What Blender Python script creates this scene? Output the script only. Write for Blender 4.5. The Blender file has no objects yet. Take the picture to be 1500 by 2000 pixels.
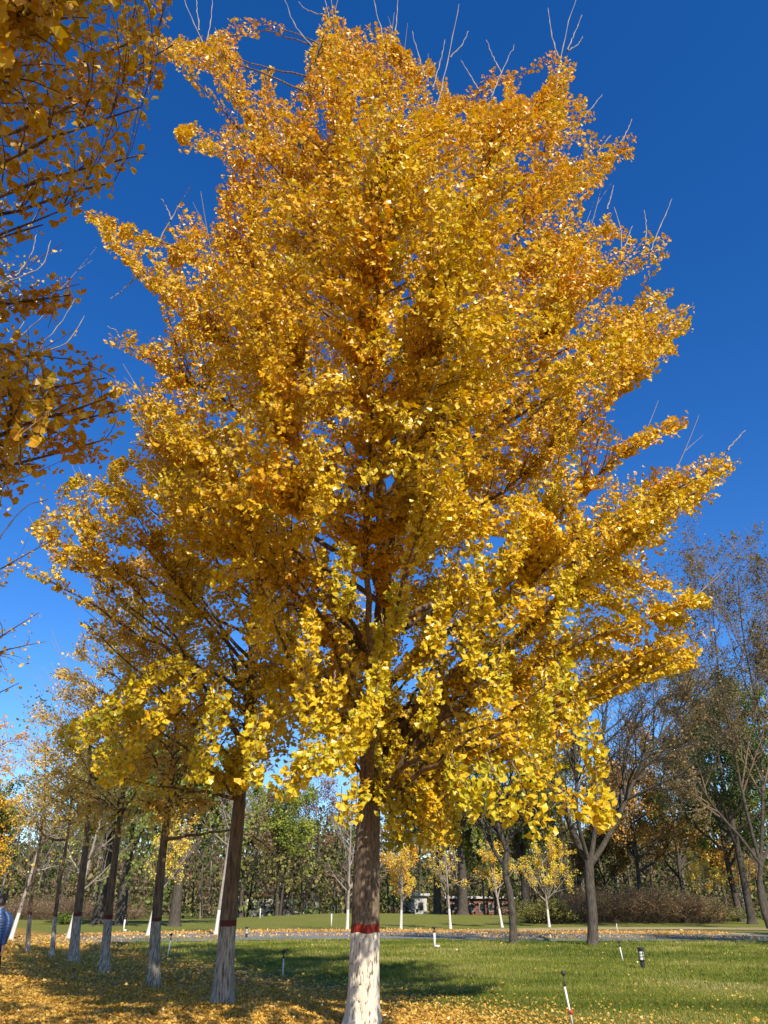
import bpy, math
import numpy as np
from math import radians, sin, cos, tan, pi, sqrt

# ------------------------------------------------------------------ camera, world, sun, exposure
scene = bpy.context.scene
FPX = 1510.0                      # focal length in photo pixels (photo 1500 x 2000)
PITCH = radians(26.9)
CAMZ = 1.6
cam_data = bpy.data.cameras.new("camera")
cam = bpy.data.objects.new("camera", cam_data)
scene.collection.objects.link(cam)
cam.location = (0, 0, CAMZ)
cam.rotation_euler = (radians(90) + PITCH, 0, 0)
cam_data.sensor_fit = 'VERTICAL'
cam_data.sensor_height = 36.0
cam_data.lens = 36.0 * FPX / 2000.0
cam_data.clip_start = 0.1
cam_data.clip_end = 3000
scene.camera = cam

SUN_EL = radians(37)
SUN_AZ = radians(157)             # measured clockwise from +Y (view direction): behind and to the right
world = bpy.data.worlds.new("World")
scene.world = world
world.use_nodes = True
wn = world.node_tree.nodes; wl = world.node_tree.links
sky = wn.new("ShaderNodeTexSky")
sky.sky_type = 'NISHITA'
sky.sun_disc = False
sky.sun_elevation = SUN_EL
sky.sun_rotation = SUN_AZ
sky.altitude = 100
sky.air_density = 1.0
sky.dust_density = 0.1
sky.ozone_density = 5.0
hsv = wn.new("ShaderNodeHueSaturation")
hsv.inputs['Saturation'].default_value = 1.28
hsv.inputs['Value'].default_value = 1.04
hsv.inputs['Hue'].default_value = 0.511
wl.new(sky.outputs[0], hsv.inputs['Color'])
wl.new(hsv.outputs[0], wn["Background"].inputs[0])
wn["Background"].inputs[1].default_value = 0.127

sd = bpy.data.lights.new("sun", 'SUN')
sd.energy = 5.0
sd.specular_factor = 1.0
sd.angle = radians(0.53)
sd.color = (1.0, 0.93, 0.80)
sun = bpy.data.objects.new("sun", sd)
scene.collection.objects.link(sun)
# direction towards the sun
sdir = np.array([sin(SUN_AZ) * cos(SUN_EL), cos(SUN_AZ) * cos(SUN_EL), sin(SUN_EL)])
import mathutils
sun.rotation_euler = mathutils.Vector(sdir).to_track_quat('Z', 'Y').to_euler()
sun.location = (20, -25, 30)

scene.view_settings.view_transform = 'Standard'
scene.view_settings.look = 'None'
scene.view_settings.exposure = 0.45
scene.view_settings.gamma = 1.0
scene.view_settings.use_curve_mapping = False
try:
    scene.cycles.max_bounces = 8
    scene.cycles.diffuse_bounces = 3
    scene.cycles.transmission_bounces = 5
    scene.cycles.glossy_bounces = 2
    scene.cycles.sample_clamp_indirect = 6.0
except Exception:
    pass

# ------------------------------------------------------------------ helpers
rng = np.random.default_rng(7)
COL = scene.collection
sp, cp = sin(PITCH), cos(PITCH)

def ray(px, py):
    u = (px - 750.0) / FPX; v = (1000.0 - py) / FPX
    return np.array([u, cp - v * sp, sp + v * cp])

def P(px, py, Y):
    d = ray(px, py); s = Y / d[1]
    return np.array([d[0] * s, Y, CAMZ + d[2] * s])

def G(px, py, z=0.0):
    d = ray(px, py); s = (z - CAMZ) / d[2]
    return np.array([d[0] * s, d[1] * s, z])

def PX(pts):
    """world -> photo pixel, depth"""
    p = np.atleast_2d(pts) - np.array([0, 0, CAMZ])
    dep = p[:, 1] * cp + p[:, 2] * sp
    up = -p[:, 1] * sp + p[:, 2] * cp
    return 750 + FPX * p[:, 0] / dep, 1000 - FPX * up / dep, dep

def norm(a):
    return a / np.maximum(np.linalg.norm(a, axis=-1, keepdims=True), 1e-9)

def tag(o, label=None, cat=None, group=None, kind=None):
    if label: o['label'] = label
    if cat: o['category'] = cat
    if group: o['group'] = group
    if kind: o['kind'] = kind
    return o

def empty(name, loc, label, cat, group=None):
    o = bpy.data.objects.new(name, None)
    o.empty_display_size = 0.2
    COL.objects.link(o); o.location = tuple(loc)
    return tag(o, label, cat, group)

def mesh_data(name, V, faces, mat=None, smooth=False, col=None, attrs=None):
    """faces: list of integer arrays (n,k)."""
    me = bpy.data.meshes.new(name)
    V = np.asarray(V, dtype=np.float32)
    faces = [np.asarray(f, dtype=np.int32) for f in faces if len(f)]
    me.vertices.add(len(V)); me.vertices.foreach_set("co", V.ravel())
    tot = sum(f.size for f in faces); nf = sum(len(f) for f in faces)
    me.loops.add(tot); me.polygons.add(nf)
    me.loops.foreach_set("vertex_index", np.concatenate([f.ravel() for f in faces]))
    lt = np.concatenate([np.full(len(f), f.shape[1], dtype=np.int32) for f in faces])
    ls = np.concatenate([[0], np.cumsum(lt)[:-1]]).astype(np.int32)
    me.polygons.foreach_set("loop_start", ls)
    me.polygons.foreach_set("loop_total", lt)
    me.update(calc_edges=True)
    me.polygons.foreach_set("use_smooth", np.full(nf, smooth, dtype=bool))
    if col is not None:
        a = me.color_attributes.new("Col", 'FLOAT_COLOR', 'POINT')
        c = np.ones((len(V), 4), dtype=np.float32); c[:, :3] = col
        a.data.foreach_set("color", c.ravel())
    for k, v in (attrs or {}).items():
        a = me.attributes.new(k, 'FLOAT', 'POINT')
        a.data.foreach_set("value", np.asarray(v, dtype=np.float32))
    if mat: me.materials.append(mat)
    return me

def obj(name, me, parent=None, loc=None):
    o = bpy.data.objects.new(name, me); COL.objects.link(o)
    if parent is not None:
        o.parent = parent
        # meshes are authored in world space: undo the parent's offset
        w = parent
        off = np.zeros(3)
        while w is not None:
            off += np.array(w.location); w = w.parent
        o.location = tuple(-off) if loc is None else tuple(np.array(loc) - off)
    elif loc is not None:
        o.location = tuple(loc)
    return o

class Acc:
    """collects pieces that become one mesh"""
    def __init__(s): s.V = []; s.F = {}; s.n = 0; s.C = []
    def add(s, V, faces, col=None):
        V = np.asarray(V, dtype=float)
        for f in faces:
            f = np.asarray(f)
            if len(f): s.F.setdefault(f.shape[1], []).append(f + s.n)
        s.V.append(V); s.n += len(V)
        s.C.append(np.broadcast_to(np.array((1., 1, 1)) if col is None else np.asarray(col), (len(V), 3)))
        return s
    def build(s, name, mat, parent=None, smooth=False, col=False, loc=None):
        me = mesh_data(name, np.concatenate(s.V), [np.concatenate(f) for f in s.F.values()], mat, smooth,
                       np.concatenate(s.C) if col else None)
        return obj(name, me, parent, loc)

def tubes(pts, rad, sides=5, cap=False):
    """pts (B,n,3), rad (B,n) -> verts, quads"""
    pts = np.asarray(pts, float); rad = np.asarray(rad, float)
    if pts.ndim == 2: pts = pts[None]; rad = rad[None]
    B, n, _ = pts.shape
    t = norm(np.gradient(pts, axis=1))
    m = norm(t.mean(axis=1))
    ref = np.zeros((B, 3)); ref[np.arange(B), np.abs(m).argmin(axis=1)] = 1
    u = norm(np.cross(t, ref[:, None, :])); v = np.cross(t, u)
    a = np.linspace(0, 2 * pi, sides, endpoint=False)
    ring = u[:, :, None, :] * np.cos(a)[None, None, :, None] + v[:, :, None, :] * np.sin(a)[None, None, :, None]
    V = pts[:, :, None, :] + ring * rad[:, :, None, None]
    idx = np.arange(B * n * sides).reshape(B, n, sides)
    i0 = idx[:, :-1, :]; i1 = idx[:, 1:, :]
    q = np.stack([i0, np.roll(i0, -1, 2), np.roll(i1, -1, 2), i1], -1).reshape(-1, 4)
    F = [q]
    if cap:
        F.append(idx[:, -1, :]); F.append(idx[:, 0, ::-1])
    return V.reshape(-1, 3), F

def lathe(prof, sides=20, center=(0, 0, 0)):
    """prof: list of (r,z)"""
    prof = np.array(prof, float); a = np.linspace(0, 2 * pi, sides, endpoint=False)
    V = np.stack([prof[:, None, 0] * np.cos(a), prof[:, None, 0] * np.sin(a), np.repeat(prof[:, 1:2], sides, 1)], -1)
    idx = np.arange(len(prof) * sides).reshape(len(prof), sides)
    i0 = idx[:-1]; i1 = idx[1:]
    q = np.stack([i0, np.roll(i0, -1, 1), np.roll(i1, -1, 1), i1], -1).reshape(-1, 4)
    return V.reshape(-1, 3) + np.array(center), [q, idx[-1:, :], idx[:1, ::-1]]

def boxv(c, s):
    c = np.array(c, float); s = np.array(s, float) / 2
    V = np.array([[x, y, z] for x in (-1, 1) for y in (-1, 1) for z in (-1, 1)]) * s + c
    return V, [np.array([[0, 1, 3, 2], [4, 6, 7, 5], [0, 4, 5, 1], [2, 3, 7, 6], [0, 2, 6, 4], [1, 5, 7, 3]])]

def resample(pts, n, smooth=True):
    """smooth (Catmull-Rom) resample of a polyline to n points"""
    pts = np.asarray(pts, float)
    d = np.concatenate([[0], np.cumsum(np.linalg.norm(np.diff(pts, axis=0), axis=1))])
    s = np.linspace(0, d[-1], n)
    if len(pts) < 3 or not smooth:
        return np.stack([np.interp(s, d, pts[:, k]) for k in range(3)], -1)
    m = np.gradient(pts, d, axis=0)
    i = np.clip(np.searchsorted(d, s, side='right') - 1, 0, len(pts) - 2)
    h = (d[i + 1] - d[i]); x = ((s - d[i]) / h)[:, None]; h = h[:, None]
    return ((2 * x**3 - 3 * x**2 + 1) * pts[i] + (x**3 - 2 * x**2 + x) * h * m[i]
            + (-2 * x**3 + 3 * x**2) * pts[i + 1] + (x**3 - x**2) * h * m[i + 1])

def pnoise(u, v, nu, seed=0, oct=1):
    """value noise, periodic in u (0..1 -> nu cells); v in cells"""
    out = np.zeros(np.broadcast(u, v).shape); amp = 1.0; tot = 0
    for o in range(oct):
        n = nu * 2**o
        r = np.random.default_rng(seed + o * 17)
        T = r.random((n, 512))
        U = (u * n) % n; V = (v * 2**o) % 512
        i = np.floor(U).astype(int) % n; j = np.floor(V).astype(int) % 512
        fu = U - np.floor(U); fv = V - np.floor(V)
        fu = fu * fu * (3 - 2 * fu); fv = fv * fv * (3 - 2 * fv)
        i1 = (i + 1) % n; j1 = (j + 1) % 512
        out = out + amp * ((T[i, j] * (1 - fu) + T[i1, j] * fu) * (1 - fv) + (T[i, j1] * (1 - fu) + T[i1, j1] * fu) * fv)
        tot += amp; amp *= 0.5
    return out / tot

def in_poly(x, y, poly):
    poly = np.asarray(poly, float); inside = np.zeros(len(x), bool)
    j = len(poly) - 1
    for i in range(len(poly)):
        xi, yi = poly[i]; xj, yj = poly[j]
        c = ((yi > y) != (yj > y)) & (x < (xj - xi) * (y - yi) / (yj - yi + 1e-12) + xi)
        inside ^= c; j = i
    return inside

def poly_dist(x, y, poly):
    poly = np.asarray(poly, float); d = np.full(len(x), 1e9)
    q = np.stack([x, y], -1)
    for i in range(len(poly)):
        a = poly[i]; b = poly[(i + 1) % len(poly)]; ab = b - a
        t = np.clip(((q - a) @ ab) / (ab @ ab), 0, 1)
        d = np.minimum(d, np.linalg.norm(q - (a + t[:, None] * ab), axis=1))
    return d

# ------------------------------------------------------------------ materials
def new_mat(name):
    m = bpy.data.materials.new(name); m.use_nodes = True
    nt = m.node_tree; nt.nodes.clear()
    out = nt.nodes.new("ShaderNodeOutputMaterial")
    return m, nt, out

def N(nt, t, **kw):
    n = nt.nodes.new(t)
    for k, v in kw.items():
        if k in n.inputs: n.inputs[k].default_value = v
        else: setattr(n, k, v)
    return n

def foliage_mat(name, trans=0.42, rough=0.5, spec=0.3, tsat=1.25, tval=1.0):
    m, nt, out = new_mat(name)
    at = N(nt, "ShaderNodeAttribute", attribute_name="Col")
    geo = N(nt, "ShaderNodeNewGeometry")
    hs = N(nt, "ShaderNodeHueSaturation", Saturation=tsat, Value=tval)
    nt.links.new(at.outputs['Color'], hs.inputs['Color'])
    bs = N(nt, "ShaderNodeBsdfPrincipled", Roughness=rough)
    bs.inputs['Specular IOR Level'].default_value = spec
    nt.links.new(at.outputs['Color'], bs.inputs['Base Color'])
    tr = N(nt, "ShaderNodeBsdfTranslucent")
    nt.links.new(hs.outputs[0], tr.inputs['Color'])
    mx = N(nt, "ShaderNodeMixShader"); mx.inputs[0].default_value = trans
    nt.links.new(bs.outputs[0], mx.inputs[1]); nt.links.new(tr.outputs[0], mx.inputs[2])
    nt.links.new(mx.outputs[0], out.inputs[0])
    return m

def simple_mat(name, color, rough=0.7, spec=0.3, noise=0.0, scale=20, bump=0.0, metal=0.0, color2=None):
    m, nt, out = new_mat(name)
    bs = N(nt, "ShaderNodeBsdfPrincipled", Roughness=rough, Metallic=metal)
    bs.inputs['Specular IOR Level'].default_value = spec
    c = tuple(color) + (1,)
    if noise or bump or color2:
        tc = N(nt, "ShaderNodeTexCoord")
        nz = N(nt, "ShaderNodeTexNoise", Scale=scale, Detail=6.0, Roughness=0.65)
        nt.links.new(tc.outputs['Object'], nz.inputs['Vector'])
        rp = N(nt, "ShaderNodeValToRGB")
        rp.color_ramp.elements[0].position = 0.3; rp.color_ramp.elements[1].position = 0.7
        c2 = tuple(color2) if color2 else tuple(x * (1 - noise) for x in color)
        rp.color_ramp.elements[0].color = c2 + (1,)
        rp.color_ramp.elements[1].color = c
        nt.links.new(nz.outputs[0], rp.inputs[0]); nt.links.new(rp.outputs[0], bs.inputs['Base Color'])
        if bump:
            bp = N(nt, "ShaderNodeBump", Strength=bump, Distance=0.02)
            nt.links.new(nz.outputs[0], bp.inputs['Height']); nt.links.new(bp.outputs[0], bs.inputs['Normal'])
    else:
        bs.inputs['Base Color'].default_value = c
    nt.links.new(bs.outputs[0], out.inputs[0])
    return m

def bark_mat(name, c1, c2, paint=None, scale=14.0, stretch=0.12, bump=0.6, ridge=False, paint_amt=0.5, dist=0.03):
    """bark: noise stretched along z. paint = colour of a coat that misses the deepest cracks"""
    m, nt, out = new_mat(name)
    tc = N(nt, "ShaderNodeTexCoord")
    mp = N(nt, "ShaderNodeMapping"); mp.inputs['Scale'].default_value = (1, 1, stretch)
    nt.links.new(tc.outputs['Object'], mp.inputs['Vector'])
    nz = N(nt, "ShaderNodeTexNoise", Scale=scale, Detail=8.0, Roughness=0.7)
    nt.links.new(mp.outputs[0], nz.inputs['Vector'])
    nz2 = N(nt, "ShaderNodeTexNoise", Scale=3.0, Detail=3.0)
    nt.links.new(tc.outputs['Object'], nz2.inputs['Vector'])
    rp = N(nt, "ShaderNodeValToRGB")
    rp.color_ramp.elements[0].position = 0.36; rp.color_ramp.elements[1].position = 0.64
    rp.color_ramp.elements[0].color = tuple(c1) + (1,); rp.color_ramp.elements[1].color = tuple(c2) + (1,)
    nt.links.new(nz.outputs[0], rp.inputs[0])
    base = rp.outputs[0]
    mxa = N(nt, "ShaderNodeMix", data_type='RGBA', blend_type='MULTIPLY'); mxa.inputs[0].default_value = 0.5
    nt.links.new(base, mxa.inputs[6]); nt.links.new(nz2.outputs[0], mxa.inputs[7])
    sc = N(nt, "ShaderNodeMix", data_type='RGBA', blend_type='ADD'); sc.inputs[0].default_value = 0.35
    nt.links.new(mxa.outputs[2], sc.inputs[6]); nt.links.new(base, sc.inputs[7])
    base = sc.outputs[2]
    bs = N(nt, "ShaderNodeBsdfPrincipled", Roughness=0.85)
    bs.inputs['Specular IOR Level'].default_value = 0.15
    if paint is not None:
        mx = N(nt, "ShaderNodeMix", data_type='RGBA')
        r2 = N(nt, "ShaderNodeValToRGB")
        r2.color_ramp.elements[0].position = paint_amt - 0.10; r2.color_ramp.elements[1].position = paint_amt + 0.10
        if ridge:
            at = N(nt, "ShaderNodeAttribute", attribute_name="ridge")
            ad = N(nt, "ShaderNodeMath", operation='MULTIPLY_ADD'); ad.inputs[1].default_value = 0.45
            nt.links.new(nz.outputs[0], ad.inputs[0]); nt.links.new(at.outputs['Fac'], ad.inputs[2])
            sb = N(nt, "ShaderNodeMath", operation='SUBTRACT'); sb.inputs[1].default_value = 0.22
            nt.links.new(ad.outputs[0], sb.inputs[0]); nt.links.new(sb.outputs[0], r2.inputs[0])
        else:
            nt.links.new(nz.outputs[0], r2.inputs[0])
        nt.links.new(r2.outputs[0], mx.inputs[0])
        nt.links.new(base, mx.inputs[6]); mx.inputs[7].default_value = tuple(paint) + (1,)
        base = mx.outputs[2]
    nt.links.new(base, bs.inputs['Base Color'])
    bp = N(nt, "ShaderNodeBump", Strength=bump, Distance=dist)
    nt.links.new(nz.outputs[0], bp.inputs['Height']); nt.links.new(bp.outputs[0], bs.inputs['Normal'])
    nt.links.new(bs.outputs[0], out.inputs[0])
    return m

M_LEAF = foliage_mat("ginkgo_leaf", 0.32, 0.36, 0.5, 1.2, 0.97)
M_FOL = foliage_mat("foliage", 0.30, 0.6, 0.2, 1.1, 1.1)
M_TWIG = simple_mat("twig_bark", (0.24, 0.165, 0.10), 0.8, 0.2, 0.4, 30)
M_TWIGP = simple_mat("pale_twig_bark", (0.36, 0.31, 0.25), 0.7, 0.25, 0.3, 30)
BK1, BK2 = (0.055, 0.036, 0.022), (0.25, 0.165, 0.095)
M_BARK = bark_mat("bark", BK1, BK2, scale=22, stretch=0.14)
M_WHITE = bark_mat("whitewashed_bark", (0.10, 0.07, 0.045), (0.28, 0.2, 0.13), (0.56, 0.48, 0.36), 34, 0.14, 0.6, paint_amt=0.49)  # coat colour dulled to include the shade on the other row trunks
M_WHITE_R = bark_mat("whitewashed_ridged_bark", (0.10, 0.07, 0.045), (0.30, 0.21, 0.14), (0.70, 0.625, 0.49), 60, 0.16, 0.6, True, 0.27, 0.012)
M_RED = bark_mat("red_painted_bark", BK1, (0.15, 0.09, 0.06), (0.17, 0.02, 0.014), 34, 0.14, 0.5, paint_amt=0.48)
M_RED_R = bark_mat("red_painted_ridged_bark", BK1, (0.15, 0.09, 0.06), (0.25, 0.022, 0.015), 60, 0.16, 0.5, True, 0.42, 0.012)
M_BARK_R = bark_mat("ridged_bark", BK1, (0.23, 0.17, 0.115), None, 40, 0.2, 0.5, dist=0.015)
M_BARKD = bark_mat("dark_bark", (0.03, 0.024, 0.018), (0.11, 0.09, 0.07), scale=18, stretch=0.2)
M_BARKG = bark_mat("pale_bark", (0.16, 0.13, 0.10), (0.36, 0.31, 0.25), scale=14, stretch=0.4)

# ------------------------------------------------------------------ ground
def height(x, y):
    k = 0.75 * np.exp(-(((x + 4) / 13.0)**2 + ((y - 92) / 14.0)**2))
    k = k + 0.55 * np.exp(-(((x - 18) / 14.0)**2 + ((y - 88) / 9.0)**2))
    return k

A0 = G(20, 1856)[:2]; A1 = G(720, 2010)[:2]          # line of the tree row
_ab = A1 - A0; _n = np.array([_ab[1], -_ab[0]]) / np.linalg.norm(_ab)   # unit normal
if _n @ (np.array([-20, 10.]) - A0) < 0: _n = -_n    # points left (towards the path)
def litter(x, y):
    s = (x - A0[0]) * _n[0] + (y - A0[1]) * _n[1]    # >0 left of the row
    w = 1 / (1 + np.exp(-(s + 1.5 + 0.10 * (y - 12)) / 0.9))
    patch = pnoise((x % 40) / 40.0, y / 1.4, 28, 5, 2)
    r = 0.10 * np.exp(-((y - 12.2) / 3.4)**2) * (0.4 + 1.2 * patch) * (x > -30)
    return np.clip(w * (0.75 + 0.5 * patch) + r * (1 - w), 0, 1)

def grid_axis(a, b, fine0, fine1, step, grow_=1.25):
    ax = list(np.arange(fine0, fine1 + 1e-6, step))
    s = step; v = fine1
    while v < b: s *= grow_; v = min(b, v + s); ax.append(v)
    s = step; v = fine0; left = []
    while v > a: s *= grow_; v = max(a, v - s); left.append(v)
    return np.array(left[::-1] + ax)
gx = grid_axis(-600, 600, -26, 26, 0.55); gy = grid_axis(-60, 900, 4, 60, 0.55)
GX, GY = np.meshgrid(gx, gy, indexing='ij')
GZ = height(GX, GY) + 0.02 * (pnoise((GX % 64) / 64.0, GY / 2.0, 24, 3, 2) - 0.5) * (np.abs(GX) < 30) * (GY < 40)
gi = np.arange(GX.size).reshape(GX.shape)
gq = np.stack([gi[:-1, :-1], gi[1:, :-1], gi[1:, 1:], gi[:-1, 1:]], -1).reshape(-1, 4)

def ground_mat():
    m, nt, out = new_mat("lawn")
    L = nt.links
    tc = N(nt, "ShaderNodeTexCoord")
    def noise(scale, det=5, rough=0.6, mscale=None):
        n = N(nt, "ShaderNodeTexNoise", Scale=scale, Detail=float(det), Roughness=rough)
        if mscale:
            mp = N(nt, "ShaderNodeMapping"); mp.inputs['Scale'].default_value = mscale
            L.new(tc.outputs['Object'], mp.inputs['Vector']); L.new(mp.outputs[0], n.inputs['Vector'])
        else: L.new(tc.outputs['Object'], n.inputs['Vector'])
        return n
    def ramp(inp, stops):
        r = N(nt, "ShaderNodeValToRGB")
        e = r.color_ramp.elements
        e[0].position = stops[0][0]; e[0].color = tuple(stops[0][1]) + (1,)
        e[1].position = stops[-1][0]; e[1].color = tuple(stops[-1][1]) + (1,)
        for p, c in stops[1:-1]:
            x = e.new(p); x.color = tuple(c) + (1,)
        L.new(inp, r.inputs[0]); return r
    def mix(f, a, b, mode='MIX'):
        x = N(nt, "ShaderNodeMix", data_type='RGBA', blend_type=mode)
        if isinstance(f, float): x.inputs[0].default_value = f
        else: L.new(f, x.inputs[0])
        for i, s in ((6, a), (7, b)):
            if isinstance(s, tuple): x.inputs[i].default_value = s + (1,)
            else: L.new(s, x.inputs[i])
        return x.outputs[2]
    fine = noise(34, 6, 0.75, (1, 0.6, 1)); mid = noise(1.6, 5); big = noise(0.23, 4)
    grass = ramp(fine.outputs[0], [(0.3, (0.07, 0.085, 0.012)), (0.5, (0.175, 0.195, 0.028)), (0.7, (0.29, 0.30, 0.06))])
    dry = ramp(fine.outputs[0], [(0.3, (0.10, 0.08, 0.03)), (0.7, (0.34, 0.27, 0.11))])
    dm = ramp(mid.outputs[0], [(0.50, (0, 0, 0)), (0.66, (0.85, 0.85, 0.85))])
    c = mix(dm.outputs[0], grass.outputs[0], dry.outputs[0])
    dm2 = ramp(big.outputs[0], [(0.45, (0, 0, 0)), (0.65, (0.5, 0.5, 0.5))])
    c = mix(dm2.outputs[0], c, (0.24, 0.21, 0.06))
    at = N(nt, "ShaderNodeAttribute", attribute_name="litter")
    lf = noise(60, 3, 0.6)
    leafc = ramp(lf.outputs[0], [(0.32, (0.12, 0.055, 0.015)), (0.5, (0.42, 0.22, 0.045)), (0.68, (0.66, 0.40, 0.10))])
    ad = N(nt, "ShaderNodeMath", operation='ADD'); L.new(at.outputs['Fac'], ad.inputs[0])
    mm = noise(5, 5, 0.7); sb = N(nt, "ShaderNodeMath", operation='MULTIPLY_ADD'); sb.inputs[1].default_value = 1.1; sb.inputs[2].default_value = -0.55
    L.new(mm.outputs[0], sb.inputs[0]); L.new(sb.outputs[0], ad.inputs[1])
    lm = ramp(ad.outputs[0], [(0.40, (0, 0, 0)), (0.62, (1, 1, 1))])
    c = mix(lm.outputs[0], c, leafc.outputs[0])
    bs = N(nt, "ShaderNodeBsdfPrincipled", Roughness=0.9); bs.inputs['Specular IOR Level'].default_value = 0.1
    L.new(c, bs.inputs['Base Color'])
    bp = N(nt, "ShaderNodeBump", Strength=0.8, Distance=0.06)
    L.new(fine.outputs[0], bp.inputs['Height']); L.new(bp.outputs[0], bs.inputs['Normal'])
    L.new(bs.outputs[0], out.inputs[0])
    return m
M_LAWN = ground_mat()
gme = mesh_data("lawn", np.stack([GX, GY, GZ], -1).reshape(-1, 3), [gq], M_LAWN, True,
                attrs={'litter': litter(GX, GY).ravel() * (GY.ravel() < 70)})
tag(obj("lawn", gme), kind='structure')

def ribbon(name, pts, widths, z, mat, n=120, wob=0.25, seed=0):
    pts = resample([tuple(p[:2]) + (0,) for p in pts], n)
    w = np.interp(np.linspace(0, 1, n), np.linspace(0, 1, len(widths)), widths)
    t = norm(np.gradient(pts, axis=0)); nrm = np.stack([-t[:, 1], t[:, 0], 0 * t[:, 0]], -1)
    r = np.random.default_rng(seed)
    k = 5
    off = np.linspace(-0.5, 0.5, k)
    V = pts[:, None, :] + nrm[:, None, :] * (w[:, None] * off)[..., None]
    for side in (0, -1):
        V[:, side] += nrm * (r.normal(0, wob, n))[:, None]
    V[..., 2] = height(V[..., 0], V[..., 1]) + z
    i = np.arange(n * k).reshape(n, k)
    q = np.stack([i[:-1, :-1], i[1:, :-1], i[1:, 1:], i[:-1, 1:]], -1).reshape(-1, 4)[:, ::-1]
    return tag(obj(name, mesh_data(name, V.reshape(-1, 3), [q], mat, True)), kind='structure')

M_ROAD = simple_mat("road_asphalt", (0.27, 0.26, 0.25), 0.85, 0.2, scale=3, bump=0.2, color2=(0.17, 0.165, 0.16))
M_LITTER = simple_mat("leaf_strewn_verge", (0.60, 0.44, 0.24), 0.9, 0.1, scale=7, bump=0.5, color2=(0.16, 0.15, 0.05))
rd = [G(-400, 1862), G(60, 1839), G(300, 1833), G(600, 1828), G(850, 1828), G(1030, 1832), G(1250, 1832), G(1600, 1833)]
ribbon("leaf_verge", [p + np.array([0, 8.0, 0]) for p in rd], [5, 7, 8, 8, 7, 6, 6, 6], 0.014, M_LITTER, wob=0.5, seed=2)
ribbon("park_road", rd, [3.2, 6, 9, 11.5, 11, 9, 8, 9], 0.028, M_ROAD, seed=1)
ribbon("side_road", [G(820, 1822), G(1000, 1817), G(1250, 1814), G(1500, 1815), G(1700, 1817)], [3, 5, 6, 6, 6], 0.036, M_LITTER, seed=3)

# ------------------------------------------------------------------ leaves
def leaf_template(kind):
    if kind == 'fan':          # ginkgo fan, tip notch, slightly cupped, 5 triangles and a stalk quad
        a = np.radians([-58, -30, -6, 6, 30, 58]); r = np.array([0.92, 1.03, 0.98, 0.98, 1.03, 0.92])
        r[2] *= 0.90; r[3] *= 0.97
        V = [[0, 0, 0]] + [[r[i] * sin(a[i]), r[i] * cos(a[i]), 0.26 * cos(2.2 * a[i] + 0.5) + (0.06 if i % 2 else -0.06)] for i in range(6)]
        F = [[0, i + 1, i + 2] for i in range(5)]
        return np.array(V) , np.array(F)
    if kind == 'fan3':
        V = [[0, 0, 0], [-.80, .50, .30], [-.3, 1.0, -.14], [.32, .96, .10], [.82, .46, -.24]]
        return np.array(V), np.array([[0, 1, 2], [0, 2, 3], [0, 3, 4]])
    if kind == 'kite':
        V = [[0, 0, 0], [-.6, .55, .16], [0, 1.05, 0], [.6, .55, .10]]
        return np.array(V), np.array([[0, 1, 2], [0, 2, 3]])
TEMPL = {k: leaf_template(k) for k in ('fan', 'fan3', 'kite')}

def leaves(kind, pos, axis, size, r, stalk=0.0):
    """returns verts (N*K,3), tris. axis = direction stalk->tip"""
    T, Fq = TEMPL[kind]; n = len(pos); K = len(T)
    y = norm(axis); x = norm(np.cross(y, r.normal(size=(n, 3)))); z = np.cross(x, y)
    S = (T[None] + np.array([0, stalk, 0])) * np.asarray(size).reshape(-1, 1, 1)
    V = S[..., 0:1] * x[:, None] + S[..., 1:2] * y[:, None] + S[..., 2:3] * z[:, None] + pos[:, None]
    F = (Fq[None] + (np.arange(n) * K)[:, None, None]).reshape(-1, 3)
    return V.reshape(-1, 3), F, K

# ginkgo autumn palette (albedo): green-gold .. yellow .. gold .. orange-brown
PAL = np.array([[0.50, 0.45, 0.030], [0.70, 0.52, 0.025], [0.80, 0.49, 0.018], [0.80, 0.385, 0.016], [0.66, 0.27, 0.016]])
def palette(t, pal=PAL):
    t = np.clip(t, 0, 1) * (len(pal) - 1); i = np.minimum(t.astype(int), len(pal) - 2); f = (t - i)[:, None]
    return pal[i] * (1 - f) + pal[i + 1] * f

def bez(p0, p1, p2, n):
    s = np.linspace(0, 1, n)[:, None]
    return (1 - s)**2 * p0 + 2 * s * (1 - s) * p1 + s**2 * p2

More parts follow.
